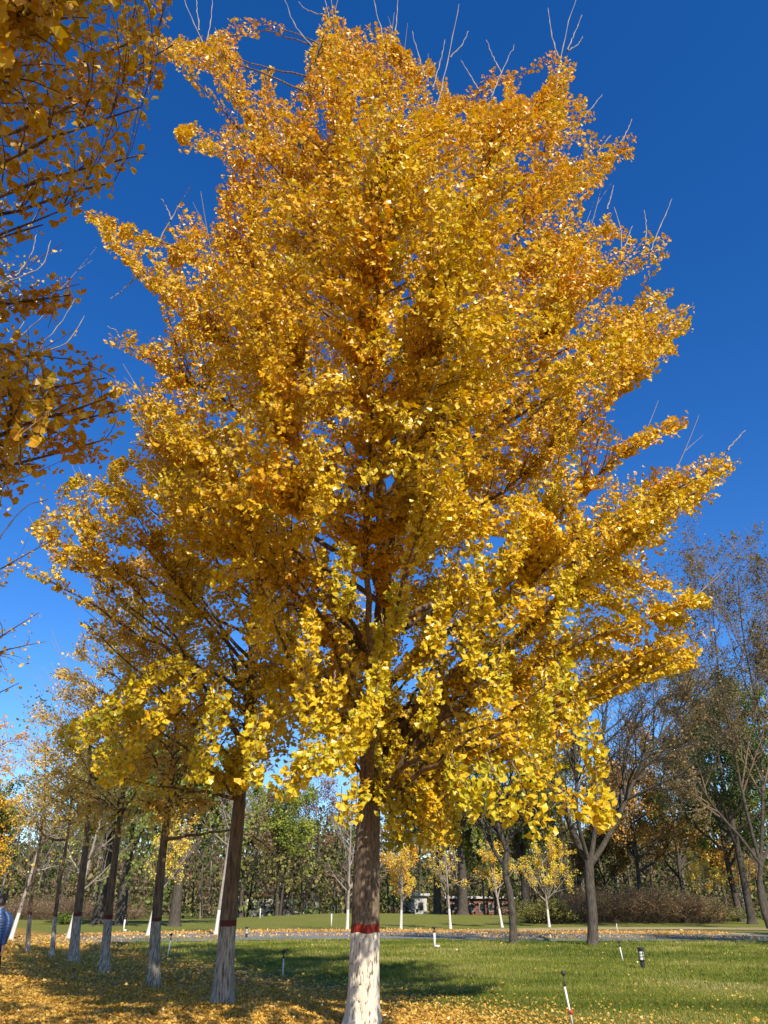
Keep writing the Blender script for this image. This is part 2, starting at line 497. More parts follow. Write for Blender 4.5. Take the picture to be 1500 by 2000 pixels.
def ginkgo(name, label, group, seed, trunk, r0, r1, limbs_px, poly, yc, thick, nsec, spur=0.036, per=3,
           lsize=0.062, tint=(0.5, 0.5), ropes=(), nback=20, lkind='fan', white=1.22, ridge=0, singles=0,
           bare_tips=0, sec_len=1.6, crown_z0=3.0, sides=28, leaf_gain=1.0, tone=1.0, pale=0.0, upw=0.55, holes=(), front=1.0, shoots=(), ragged=0):
    r = np.random.default_rng(seed)
    base = trunk[0].copy()
    root = empty(name, base, label, "tree", group)
    # --- trunk
    T = resample(trunk, 160)
    zT = T[:, 2]
    s = np.linspace(0, 1, 160)
    R = r0 + (r1 - r0) * s**0.68 + r0 * 0.30 * np.exp(-np.maximum(zT - base[2], 0) / 0.16) * (zT < base[2] + 1.2)
    white = white + r.uniform(-0.05, 0.05) if white and not ridge else white; bh = 0.115 if ridge else r.uniform(0.07, 0.12)
    parts = [("whitewash", base[2] - 0.1, white, M_WHITE_R if ridge else M_WHITE),
             ("red_band", white, white + bh, M_RED_R if ridge else M_RED),
             ("trunk", white + bh, 1e9, M_BARK_R if ridge else M_BARK)]
    if not white: parts = [("trunk", -1e9, 1e9, M_BARK_R if ridge else M_BARK)]
    ztop = T[-1, 2]
    for pn, za, zb, mt in parts:
        za = max(za, T[0, 2]); zb = min(zb, ztop)
        segs = [(za, zb)]
        if ridge and pn == "trunk":
            segs = [(za, 5.5), (5.5, zb)]
        A = Acc(); rg = []
        for (a_, b_) in segs:
            fine = ridge and a_ < 5.4
            sd_ = 120 if fine else (sides if a_ < 3 else 16)
            nr = max(3, int((b_ - a_) * (50 if fine else 6)))
            zz = np.linspace(a_, b_, nr)
            cx = np.interp(zz, T[:, 2], T[:, 0]); cy = np.interp(zz, T[:, 2], T[:, 1]); rr = np.interp(zz, T[:, 2], R)
            th = np.linspace(0, 1, sd_, endpoint=False)
            TH, ZZ = np.meshgrid(th, zz)
            warp = 0.035 * (pnoise(TH, ZZ * 2.2, 6, seed + 5, 2) - 0.5)
            n1 = pnoise((TH + warp) % 1, ZZ * (6.5 if ridge else 4.2), 44 if ridge else 26, seed + 1, 2)
            rid = 1 - np.abs(2 * n1 - 1) * 3.2
            rid = np.clip(1 - np.clip(rid, 0, 1)**1.0, 0, 1)        # 0 in the cracks, 1 on plates
            low = pnoise(TH, ZZ * 1.1, 5, seed + 2, 2) - 0.5
            flute = np.exp(-(ZZ - base[2]) / 0.3) * 0.16 * np.cos(2 * pi * 5 * TH + seed)
            RR = rr[:, None] * (1 + 0.10 * low + flute) + ((rid - 0.6) * 0.010 if fine else (n1 - 0.5) * 0.02)
            ZZ = ZZ + 0.05 * (pnoise(TH, 0 * ZZ + 3.3, 9, seed + 4, 3) - 0.5)
            V = np.stack([cx[:, None] + RR * np.cos(2 * pi * TH), cy[:, None] + RR * np.sin(2 * pi * TH), ZZ], -1)
            i = np.arange(V.shape[0] * sd_).reshape(-1, sd_)
            q = np.stack([i[:-1], np.roll(i[:-1], -1, 1), np.roll(i[1:], -1, 1), i[1:]], -1).reshape(-1, 4)
            A.add(V.reshape(-1, 3), [q]); rg.append(rid.ravel())
        me = mesh_data(pn, np.concatenate(A.V), [np.concatenate(f) for f in A.F.values()], mt, True,
                       attrs={'ridge': np.concatenate(rg)})
        obj(pn, me, root)
    # --- limbs
    limbs = []; lrad = []
    def trunk_at(z):
        return np.array([np.interp(z, zT, T[:, k]) for k in range(3)]), float(np.interp(z, zT, R))
    def add_limb(path, ra, rb, n=16):
        p = resample(path, n)
        wob = r.normal(0, 0.05, (n, 3)) * np.sin(np.linspace(0, pi, n))[:, None] * np.linalg.norm(p[-1] - p[0])**0.5
        p = p + np.cumsum(wob, 0) * 0.35
        limbs.append(p); lrad.append(ra + (rb - ra) * np.linspace(0, 1, n)**0.8)
    def limb_to(e, upf=upw):
        hd = np.linalg.norm(e[:2] - trunk_at(e[2])[0][:2])
        zs = np.clip(e[2] - upf * r.uniform(0.55, 1.5) * hd - 0.25, crown_z0, ztop - 0.25)
        s0, rs = trunk_at(zs); L = np.linalg.norm(e - s0)
        mid = s0 + (e - s0) * 0.5; mid[2] += r.uniform(-0.04, 0.16) * L * (1 if e[2] > s0[2] else 1.6); mid[:2] += r.normal(0, 0.06 * L, 2)
        add_limb(bez(s0, mid, e, 9), min(rs * 0.5, 0.010 + 0.010 * L), 0.006)
    for e in limbs_px:
        if isinstance(e, tuple): limb_to(P(*e))
        else: add_limb([P(*q) for q in e], 0.045 if len(e) > 3 else 0.04, 0.008)
    poly = np.array(poly, float)
    mn, mxp = poly.min(0), poly.max(0)
    dmax = max(60.0, poly_dist(*[a.ravel() for a in np.meshgrid(np.linspace(mn[0], mxp[0], 25), np.linspace(mn[1], mxp[1], 25))], poly).max() * 0.5)
    def samp(n, front=1.0):
        out = []
        while len(out) < n:
            x = r.uniform(mn[0], mxp[0], 4 * n); y = r.uniform(mn[1], mxp[1], 4 * n)
            k = in_poly(x, y, poly)
            for h in holes:
                k &= ~((((x - h[0]) / h[2])**2 + ((y - h[1]) / h[3])**2 < 1) & (r.random(len(x)) < h[4]))
            x = x[k]; y = y[k]; d = poly_dist(x, y, poly)
            q = np.clip(d / dmax, 0, 1); hth = thick * np.sqrt(1 - (1 - q)**2) + 0.25
            o = r.uniform(-1, 1, len(x)); o = np.sign(o) * np.abs(o)**0.55
            o = np.where(y > 980, np.maximum(o, -np.interp(y, [950, 1150, 1500], [front, front * 0.25, front * 0.05])), o); Y = np.interp(y, yc[0], yc[1]) + o * hth
            for a, b, c in zip(x, y, Y): out.append(P(a, b, c))
        return np.array(out[:n])
    for e in samp(nback): limb_to(e)
    for rp in ropes:
        path = [P(*q) for q in rp]
        add_limb(path, 0.012, 0.003)
    nrope0 = len(limbs) - len(ropes)
    LP = np.array(limbs); LR = np.array(lrad)
    lt = norm(np.gradient(LP, axis=1))
    # --- twigs
    targets = samp(nsec, front)
    ok = targets[:, 2] > 1.9
    targets = targets[ok]
    nodes = LP[:nrope0, 4:].reshape(-1, 3)
    ntan = lt[:nrope0, 4:].reshape(-1, 3); nr_ = LR[:nrope0, 4:].reshape(-1)
    # trunk top nodes too
    kt = zT > crown_z0 + 1
    nodes = np.concatenate([nodes, T[kt][::4]]); ntan = np.concatenate([ntan, norm(np.gradient(T, axis=0))[kt][::4]]); nr_ = np.concatenate([nr_, R[kt][::4]])
    tw = []; twr = []; twl = []
    pend = targets
    for rnd in range(3):
        nxt = []
        dv = pend[:, None, :] - nodes[None]
        D = np.linalg.norm(dv, axis=2)
        pen = np.where(dv[..., 2] < 0, -dv[..., 2] * 0.8, 0) + np.where(np.einsum('ijk,jk->ij', dv, ntan) < 0, 0.5 * D, 0)
        ho = pend - np.array([np.interp(pend[:, 2], zT, T[:, k]) for k in range(3)]).T; ho[:, 2] = 0
        pref = norm(norm(ho) + np.array([0, 0, 1.]) * np.interp(pend[:, 2], [2.5, 5, 9, 16], [-0.9, -0.1, 0.45, 1.1])[:, None])
        ca = np.einsum('ijk,ik->ij', dv, pref) / np.maximum(D, 1e-6)
        score = D * (1 + 1.1 * (1 - ca)) + pen * 0.5 + np.where(D < 0.45, 1.0, 0)
        j = score.argmin(1)
        order = D[np.arange(len(pend)), j]
        for i in range(len(pend)):
            a = nodes[j[i]]; e = pend[i]; L = order[i]
            if L > sec_len * 1.6 and rnd < 2:
                e2 = a + (e - a) * (sec_len / L); nxt.append(e); e = e2; L = sec_len
            elif L > sec_len * 1.6:
                continue
            out = norm(e - a); dirn = norm(ntan[j[i]] * 0.7 + out + np.array([0, 0, 0.25]))
            mid = a + dirn * L * 0.5
            n = 5; c = bez(a, mid, e, n)
            # droop or rise of the free end
            c[:, 2] += (0.10 * L) * (np.linspace(0, 1, n)**2) * (1 if e[2] > 7 else -1.2)
            tw.append(c); twr.append(np.linspace(min(0.016, nr_[j[i]] * 0.7), 0.0025, n)); twl.append(L)
        if not nxt: break
        nn = np.array(tw[-len(pend):])
        nodes = np.concatenate([nodes, nn[:, 2:].reshape(-1, 3)])
        ntan = np.concatenate([ntan, norm(np.gradient(nn, axis=1))[:, 2:].reshape(-1, 3)])
        nr_ = np.concatenate([nr_, np.full(len(nn) * 3, 0.006)])
        pend = np.array(nxt)
    TW = np.array(tw); TWR = np.array(twr); TWL = np.array(twl)
    if ragged:
        okk = np.ones(len(TW), bool)
        for q in (2, 3, 4):
            qx, qy, qd = PX(TW[:, q]); okk &= in_poly(qx, qy, poly) | (poly_dist(qx, qy, poly) < 9)
        TW, TWR, TWL = TW[okk], TWR[okk], TWL[okk]
    for k in range(nrope0):
        V, F = tubes(LP[k], LR[k], 8)
        obj("limb", mesh_data("limb", V, F, M_BARK, True), root)
    A = Acc(); V, F = tubes(TW, TWR, 3); A.add(V, F)
    if len(ropes):
        V, F = tubes(LP[nrope0:], LR[nrope0:], 5); A.add(V, F)
    tag(A.build("twigs", M_TWIG, root, True), kind='stuff')
    # bare upright tips beyond the leaves
    if bare_tips:
        cand = LP[:nrope0, -1]; ct = lt[:nrope0, -1]
        allp = np.concatenate([cand, TW[:, -1]]); allt = np.concatenate([ct, norm(TW[:, -1] - TW[:, -2])])
        px, py, dp = PX(allp)
        d = poly_dist(px, py, poly)
        w = np.where((allp[:, 2] > base[2] + 6) & (d < 60), 1.0, 0.02); w /= w.sum()
        k = r.choice(len(allp), min(bare_tips, (w > 0.0001).sum()), replace=False, p=w)
        a = allp[k]; L = r.uniform(0.5, 1.5, len(k))[:, None]
        out = norm(a - (base + np.array([0, 0, 8]))); dirn = norm(out * 0.55 + allt[k] * 0.4 + np.array([0, 0, 0.8]) + r.normal(0, 0.12, a.shape))
        s_ = np.linspace(0, 1, 5)
        c = a[:, None] - dirn[:, None] * 0.3 + dirn[:, None] * (L * s_)[..., None] + np.array([0, 0, 0.12]) * (L * s_**2)[..., None]
        A = Acc(); V, F = tubes(c, np.broadcast_to(np.linspace(0.009, 0.004, 5), c.shape[:2]), 4); A.add(V, F)
        m_ = len(k) // 2
        b0 = c[:m_, 2]; dd = norm(dirn[:m_] + r.normal(0, 0.45, (m_, 3))); l2 = L[:m_] * 0.45
        c2 = b0[:, None] + dd[:, None] * (l2 * s_)[..., None]
        V, F = tubes(c2, np.broadcast_to(np.linspace(0.006, 0.0025, 5), c2.shape[:2]), 4); A.add(V, F)
        tag(A.build("bare_shoots", M_TWIGP, root, True), kind='stuff')
    if shoots:
        c = np.array([resample([P(*q) for q in sh], 14) for sh in shoots]); c += r.normal(0, 0.007, c.shape)
        rk = np.broadcast_to(np.linspace(0.013, 0.005, 14), c.shape[:2]) * np.where(np.arange(14) % 3 == 0, 1.5, 0.9)
        V, F = tubes(c, rk, 5)
        tag(obj("bare_shoots", mesh_data("bare_shoots", V, F, M_TWIGP, True), root), kind='stuff')
    # --- leaves in sleeves along the shoots
    pos = []; tan_ = []; rope_f = []
    def spread(pts, length, s0, dens, flag):
        cnt = np.maximum(1, (length * (1 - s0) / spur * per * dens).astype(int))
        idx = np.repeat(np.arange(len(pts)), cnt)
        s = s0 + (1 - s0) * r.random(len(idx))
        n = pts.shape[1]; f = s * (n - 1); i = np.minimum(f.astype(int), n - 2); fr = (f - i)[:, None]
        # cluster on spurs
        p = pts[idx, i] * (1 - fr) + pts[idx, i + 1] * fr
        pos.append(p); tan_.append(norm(pts[idx, i + 1] - pts[idx, i])); rope_f.append(np.full(len(idx), flag))
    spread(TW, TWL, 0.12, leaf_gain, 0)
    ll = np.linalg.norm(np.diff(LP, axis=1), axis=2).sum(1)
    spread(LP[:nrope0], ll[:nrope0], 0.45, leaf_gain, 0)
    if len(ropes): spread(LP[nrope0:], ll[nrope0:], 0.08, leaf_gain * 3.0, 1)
    p = np.concatenate(pos); t = np.concatenate(tan_); fl = np.concatenate(rope_f)
    n = len(p)
    rad = norm(np.cross(t, r.normal(size=(n, 3))))
    off = r.uniform(0.015, 0.07, n)[:, None] * (1 + fl[:, None] * 0.5)
    down = np.array([0, 0, -1.0])
    ax = norm(rad * 0.9 + down * 0.75 + t * 0.25 + r.normal(0, 0.35, (n, 3)))
    p = p + rad * off
    sz = lsize * r.uniform(0.55, 1.15, n)
    V, F, K = leaves(lkind, p, ax, sz, r, 0.35)
    hz = np.clip((p[:, 2] - 3) / 13, 0, 1)
    clump = pnoise((p[:, 0] % 20) / 20, p[:, 2] * 1.3 + p[:, 1] * 0.7, 24, seed + 9, 2) - 0.5
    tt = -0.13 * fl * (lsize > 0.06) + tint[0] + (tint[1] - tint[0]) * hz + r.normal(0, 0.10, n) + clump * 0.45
    C = palette(tt) * tone * r.uniform(0.85, 1.1, (n, 1))
    if pale: C = C * (1 - pale) + np.array([0.90, 0.68, 0.28]) * pale  # pale leaf colour; on the row trees also stands in for missing sunlight
    C = np.clip(C, 0, 0.92)
    if singles:
        qx, qy, dp = PX(p)
        vis = (qx > -10) & (qx < 1510) & (qy > -10) & (qy < 2010)
        score = np.where(vis, sz / dp, 0)
        sel = np.argsort(-score)[:singles * 3]; sel = r.permutation(sel)[:singles]
        keep = np.ones(n, bool); keep[sel] = False
        Vr = V.reshape(n, K, 3)
        Fk = (TEMPL[lkind][1][None] + (np.arange(keep.sum()) * K)[:, None, None]).reshape(-1, 3)
        tag(obj("foliage", mesh_data("foliage", Vr[keep].reshape(-1, 3), [Fk], M_LEAF, False, np.repeat(C[keep], K, 0)), root), kind='stuff')
        # large separate leaves: five shared meshes with stalk, one object each
        variants = []
        for v in range(5):
            A = Acc(); Tm, Fm = TEMPL['fan']
            A.add(Tm * lsize + np.array([0, 0.35 * lsize, 0]), [Fm])
            V2, F2 = tubes(np.array([[0, -0.02, 0.004], [0, 0.01, 0], [0, 0.36 * lsize, 0]]), np.array([0.0013, 0.0011, 0.001]), 3)
            A.add(V2, F2)
            c = palette(np.array([tint[0] + 0.12 * (v - 2)]))[0] * tone
            variants.append(mesh_data("leaf", np.concatenate(A.V), [np.concatenate(f) for f in A.F.values()], M_LEAF, False, np.clip(c, 0, 0.9)))
        for k in sel:
            y = ax[k]; x = norm(np.cross(y, r.normal(size=3))); z = np.cross(x, y)
            s_ = sz[k] / lsize
            Mx = mathutils.Matrix(((x[0] * s_, y[0] * s_, z[0] * s_, p[k][0] - base[0]), (x[1] * s_, y[1] * s_, z[1] * s_, p[k][1] - base[1]),
                                   (x[2] * s_, y[2] * s_, z[2] * s_, p[k][2] - base[2]), (0, 0, 0, 1)))
            o = bpy.data.objects.new("leaf", variants[int(r.integers(5))]); COL.objects.link(o)
            o.parent = root; o.matrix_local = Mx
    else:
        tag(obj("foliage", mesh_data("foliage", V, [F], M_LEAF, False, np.repeat(C, K, 0)), root), kind='stuff')
    return root, n

# --- the big tree in the middle
T0_poly = [(600, 110), (625, 40), (645, 12), (665, 40), (700, 60), (718, 30), (738, 70), (768, 62), (800, 110), (850, 140), (880, 190), (930, 200), (965, 160), (995, 138), (1030, 185), (1062, 190), (1085, 120), (1110, 100), (1130, 125), (1112, 185),
           (1165, 215), (1150, 255), (1105, 290), (1110, 320), (1160, 300), (1222, 262), (1235, 310), (1205, 355), (1150, 395), (1110, 430), (1160, 440), (1190, 420), (1225, 465), (1310, 455), (1318, 495),
           (1275, 530), (1200, 560), (1210, 590), (1255, 590), (1305, 562), (1312, 605), (1350, 610), (1340, 690), (1285, 745), (1200, 762), (1110, 790), (1140, 820), (1200, 850), (1270, 840),
           (1350, 826), (1345, 858), (1270, 872), (1205, 890), (1110, 895), (1070, 920), (1120, 940), (1230, 925), (1330, 915), (1400, 885), (1450, 868), (1448, 905), (1400, 985), (1340, 1020), (1310, 1080),
           (1265, 1100), (1260, 1125), (1320, 1145), (1398, 1142), (1398, 1170), (1340, 1195), (1392, 1215), (1335, 1250), (1388, 1280), (1290, 1312), (1200, 1340), (1150, 1370), (1120, 1450), (1080, 1520), (1010, 1500), (920, 1500), (890, 1560), (870, 1655), (800, 1660), (755, 1600), (735, 1500), (690, 1480), (640, 1450), (570, 1430), (500, 1400), (480, 1340), (450, 1270), (420, 1150), (330, 1060), (260, 960),
           (290, 890), (245, 800), (215, 775), (225, 745), (300, 745), (330, 720), (290, 690), (230, 668), (228, 642), (290, 650), (370, 660), (340, 600), (280, 550), (205, 480), (140, 412), (160, 402), (215, 445), (290, 480), (350, 525), (330, 470),
           (320, 430), (345, 400), (400, 430), (440, 420), (420, 370), (450, 345), (500, 350), (470, 310), (400, 298), (338, 290), (348, 262), (400, 255), (440, 245), (480, 250), (460, 205), (420, 180), (395, 140), (350, 118), (298, 95), (310, 78), (380, 90), (420, 75), (435, 35), (455, 60), (470, 150), (510, 190), (530, 130), (545, 190), (590, 190)]
T0_yc = ([0, 100, 500, 900, 1300, 2000], [9.8, 10.2, 11.3, 12.3, 12.4, 12.6])
T0_trunk = [np.append(G(707, 2008)[:2], -0.05), P(712, 1850, 13.2), P(716, 1700, 13.2), P(722, 1560, 13.2), P(731, 1450, 13.15), P(742, 1300, 13.0), P(750, 1150, 12.8),
            P(748, 1020, 12.6), P(733, 900, 12.3), P(714, 800, 12.1), P(690, 700, 11.8), P(660, 610, 11.6), P(628, 530, 11.3), P(600, 440, 11.0), P(580, 340, 10.8), P(600, 220, 10.6), P(630, 60, 10.3)]
T0_limbs = [(640, 20, 10.2), (715, 40, 10.0), (765, 75, 9.8), (850, 130, 9.9), (990, 145, 10.0), (1100, 115, 10.2), (1160, 220, 10.4), (1225, 275, 10.6),
            (1310, 465, 11.0), (1300, 570, 11.2), (1340, 620, 11.3), (1335, 680, 11.5), (1345, 840, 11.2), (1440, 880, 11.2), (1420, 940, 11.6), (1380, 1160, 11.0), (1390, 1220, 11.0),
            (1380, 1285, 10.6), (440, 45, 10.6), (320, 85, 10.8), (345, 280, 10.6), (155, 415, 10.4), (300, 560, 11.0), (235, 660, 11.2), (225, 750, 10.8), (270, 870, 11.4),
            (440, 950, 9.5), (380, 1010, 12.5), (1100, 1300, 9.0), (1000, 1400, 8.6), (860, 1380, 15.0), (560, 1300, 10.0), (500, 1180, 10.5), (1180, 1330, 12.5),
            [(742, 1250, 13.0), (720, 1330, 12.8), (690, 1340, 12.2), (650, 1235, 11.5), (600, 1150, 10.8), (520, 1060, 10.2)],
            [(735, 1390, 13.1), (790, 1380, 12.8), (850, 1376, 12.2), (960, 1420, 11.4), (1040, 1470, 10.6)],
            [(748, 1180, 12.9), (768, 1080, 12.6), (775, 950, 12.2), (800, 800, 11.6), (860, 640, 11.2)],
            [(660, 610, 11.6), (715, 535, 11.3), (770, 430, 10.8), (780, 300, 10.3)],
            [(748, 1020, 12.6), (860, 930, 12.2), (960, 800, 11.8), (1060, 660, 11.4), (1120, 520, 11.2)],
            [(733, 900, 12.3), (860, 780, 11.8), (960, 600, 11.2), (1010, 420, 10.6), (1060, 260, 10.3)]]
T0_ropes = [
    [(600, 620, 9.6), (575, 680, 9.4), (545, 750, 9.2), (515, 805, 9.0)],
    [(580, 760, 9.2), (560, 810, 9.0), (520, 835, 8.9)],
    [(640, 885, 8.9), (636, 950, 8.7), (605, 1010, 8.5), (578, 1060, 8.4)],
    [(520, 900, 9.0), (490, 960, 8.8), (475, 1000, 8.7)],
    [(798, 890, 9.2), (812, 950, 9.0), (808, 1010, 8.8), (822, 1065, 8.7)],
    [(790, 930, 9.2), (800, 980, 9.0), (838, 1030, 8.8)],
    [(820, 780, 9.6), (830, 840, 9.4), (838, 900, 9.2)],
    [(745, 1190, 9.6), (752, 1260, 9.2), (735, 1330, 8.8), (715, 1400, 8.5), (670, 1460, 8.2), (650, 1510, 8.0)],
    [(730, 1350, 8.9), (700, 1420, 8.5), (660, 1480, 8.2), (600, 1530, 7.9), (562, 1560, 7.8)],
    [(720, 1400, 8.7), (690, 1470, 8.3), (640, 1500, 8.0), (590, 1510, 7.9)],
    [(700, 1510, 8.2), (692, 1560, 8.0), (682, 1620, 7.9)],
    [(940, 960, 9.0), (932, 1040, 8.8), (930, 1110, 8.6), (945, 1190, 8.5)],
    [(915, 1160, 8.8), (918, 1230, 8.6), (920, 1310, 8.4)],
    [(1080, 1270, 8.8), (1110, 1330, 8.5), (1132, 1400, 8.3), (1158, 1470, 8.2)],
    [(1155, 1440, 8.6), (1165, 1500, 8.4), (1190, 1600, 8.2)],
    [(1060, 1330, 9.4), (1056, 1400, 9.2), (1058, 1460, 9.1)],
    [(880, 1470, 8.2), (905, 1530, 8.0), (915, 1580, 7.9)],
    [(950, 1470, 8.1), (975, 1530, 7.9), (990, 1590, 7.8)],
    [(960, 1500, 8.0), (940, 1550, 7.9), (905, 1600, 7.8)],
    [(1000, 1490, 8.1), (1030, 1560, 8.0), (1062, 1640, 7.9)],
    [(990, 1440, 8.6), (1060, 1500, 8.3), (1110, 1550, 8.1), (1190, 1590, 8.0)],
    [(600, 1280, 9.0), (590, 1350, 8.8), (606, 1420, 8.7)],
    [(655, 1310, 9.0), (640, 1360, 8.8), (622, 1410, 8.7)],
    [(500, 1090, 9.0), (460, 1130, 8.8), (440, 1160, 8.7)],
    [(430, 1330, 9.0), (405, 1420, 8.7), (380, 1515, 8.5)],
    [(510, 1370, 9.0), (495, 1450, 8.7), (478, 1530, 8.5)],
    [(420, 1290, 9.4), (350, 1340, 9.2), (290, 1400, 9.0), (215, 1510, 8.8)],
    [(400, 1290, 9.6), (330, 1300, 9.4), (240, 1360, 9.2), (130, 1430, 9.0)],
    [(1000, 1150, 8.8), (1040, 1180, 8.6), (960, 1230, 8.5)],
    [(550, 1150, 9.2), (520, 1200, 9.0), (515, 1250, 8.9)],
    [(700, 700, 8.9), (705, 760, 8.7), (700, 820, 8.6), (712, 880, 8.5)], [(770, 640, 9.0), (780, 700, 8.8), (795, 770, 8.6)], [(880, 900, 8.8), (885, 960, 8.6), (872, 1020, 8.5)],
    [(1010, 1000, 8.8), (1020, 1060, 8.6), (1005, 1120, 8.5)], [(860, 1150, 8.8), (868, 1210, 8.6), (855, 1270, 8.5)], [(980, 1250, 8.6), (975, 1310, 8.5), (985, 1370, 8.4)],
    [(680, 1050, 9.0), (668, 1110, 8.8), (675, 1170, 8.7)], [(770, 1130, 9.0), (775, 1180, 8.9), (765, 1240, 8.8)], [(560, 900, 9.0), (545, 960, 8.8), (530, 1000, 8.7)],
    [(830, 1290, 8.7), (842, 1350, 8.5), (835, 1420, 8.4)], [(1090, 1110, 8.8), (1105, 1170, 8.6), (1095, 1230, 8.5)], [(620, 1180, 9.2), (600, 1230, 9.0), (598, 1290, 8.9)],
]
T0_shoots = [[(1085, 190, 10.2), (1098, 100, 10.1), (1112, 40, 10.0), (1132, -20, 9.9)], [(1090, 110, 10.1), (1076, 60, 10.1), (1071, 15, 10.1)], [(1108, 100, 10.1), (1122, 65, 10.1), (1137, 28, 10.1)],
    [(1108, 100, 10.2), (1125, 90, 10.2), (1138, 72, 10.2)], [(960, 190, 10), (980, 140, 10), (1006, 88, 10)], [(980, 142, 10), (965, 115, 10), (950, 78, 10)], [(850, 220, 9.8), (868, 150, 9.8), (880, 90, 9.8), (897, 8, 9.7)],
    [(880, 110, 9.8), (900, 90, 9.8), (915, 58, 9.8)], [(755, 120, 9.7), (745, 60, 9.7), (730, 0, 9.6), (725, -30, 9.6)], [(770, 80, 9.8), (775, 30, 9.8), (778, -10, 9.8)], [(645, 60, 10.1), (640, 20, 10.1), (630, -20, 10)],
    [(610, 90, 10.1), (580, 55, 10.1), (555, -5, 10.1)], [(630, 30, 10.1), (600, 20, 10.1), (582, 4, 10.1)], [(830, 150, 9.8), (815, 100, 9.8), (805, 60, 9.8)], [(845, 170, 9.8), (860, 120, 9.8), (870, 75, 9.8)], [(935, 175, 10), (920, 150, 10), (900, 118, 10)],
    [(1140, 230, 10.3), (1160, 205, 10.3), (1176, 184, 10.3)], [(1212, 280, 10.5), (1225, 255, 10.5), (1235, 232, 10.5)], [(1165, 300, 10.5), (1180, 280, 10.5), (1193, 263, 10.5)], [(1270, 490, 11), (1295, 430, 11), (1313, 388, 11)], [(1262, 480, 11), (1262, 440, 11), (1258, 410, 11)],
    [(1215, 510, 11), (1212, 450, 11), (1200, 405, 11)], [(1185, 410, 11), (1193, 385, 11), (1198, 360, 11)], [(1215, 490, 11), (1225, 470, 11), (1235, 440, 11)], [(1300, 620, 11.3), (1330, 612, 11.3), (1352, 598, 11.3)], [(1420, 880, 11.2), (1440, 858, 11.2), (1456, 840, 11.2)],
    [(1195, 890, 11.5), (1205, 875, 11.5), (1222, 860, 11.5)], [(410, 120, 10.6), (385, 60, 10.5), (360, 0, 10.4), (350, -30, 10.4)], [(390, 60, 10.5), (385, 20, 10.5), (382, -20, 10.5)], [(400, 100, 10.5), (412, 40, 10.5), (415, -20, 10.5)],
    [(300, 490, 10.8), (345, 410, 10.7), (373, 362, 10.7)], [(335, 430, 10.7), (325, 405, 10.7), (315, 388, 10.7)], [(270, 540, 10.9), (240, 565, 10.9), (215, 585, 10.9)], [(235, 660, 11), (225, 645, 11), (210, 637, 11)]]
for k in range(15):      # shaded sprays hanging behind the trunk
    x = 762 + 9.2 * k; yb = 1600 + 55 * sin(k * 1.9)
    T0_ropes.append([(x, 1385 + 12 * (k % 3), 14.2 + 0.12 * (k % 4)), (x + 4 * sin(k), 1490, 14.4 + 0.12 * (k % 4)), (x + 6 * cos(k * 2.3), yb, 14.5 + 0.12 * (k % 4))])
for x, y0, y1 in ((640, 1330, 1440), (600, 1400, 1500), (545, 1330, 1450), (935, 1330, 1460), (1000, 1360, 1470), (1065, 1290, 1450), (985, 1060, 1150), (560, 1180, 1290)):
    T0_ropes.append([(x, y0, 11.2), (x + 5, (y0 + y1) / 2, 11.1), (x - 4, y1, 11.1)])
_, nl = ginkgo("ginkgo_tree", "tall golden ginkgo with a white-painted trunk and red band in the centre foreground", "ginkgos in the whitewashed row",
               11, T0_trunk, 0.245, 0.03, T0_limbs, T0_poly, T0_yc, 4.9, 3900, front=0.8, shoots=T0_shoots, spur=0.034, per=1.95, lsize=0.065, tint=(0.36, 0.64), lkind='fan3',
               ropes=T0_ropes, nback=75, ridge=1, ragged=1, singles=300, bare_tips=40, holes=[(735, 1050, 60, 170, 0.65), (610, 1290, 45, 70, 0.9), (900, 1390, 50, 40, .7), (1010, 1400, 60, 60, 0.7), (740, 1560, 25, 60, 1), (600, 1060, 80, 80, 0.55), (500, 1250, 90, 140, 0.5), (820, 1420, 40, 30, .9)])

ROW = "ginkgos in the whitewashed row"
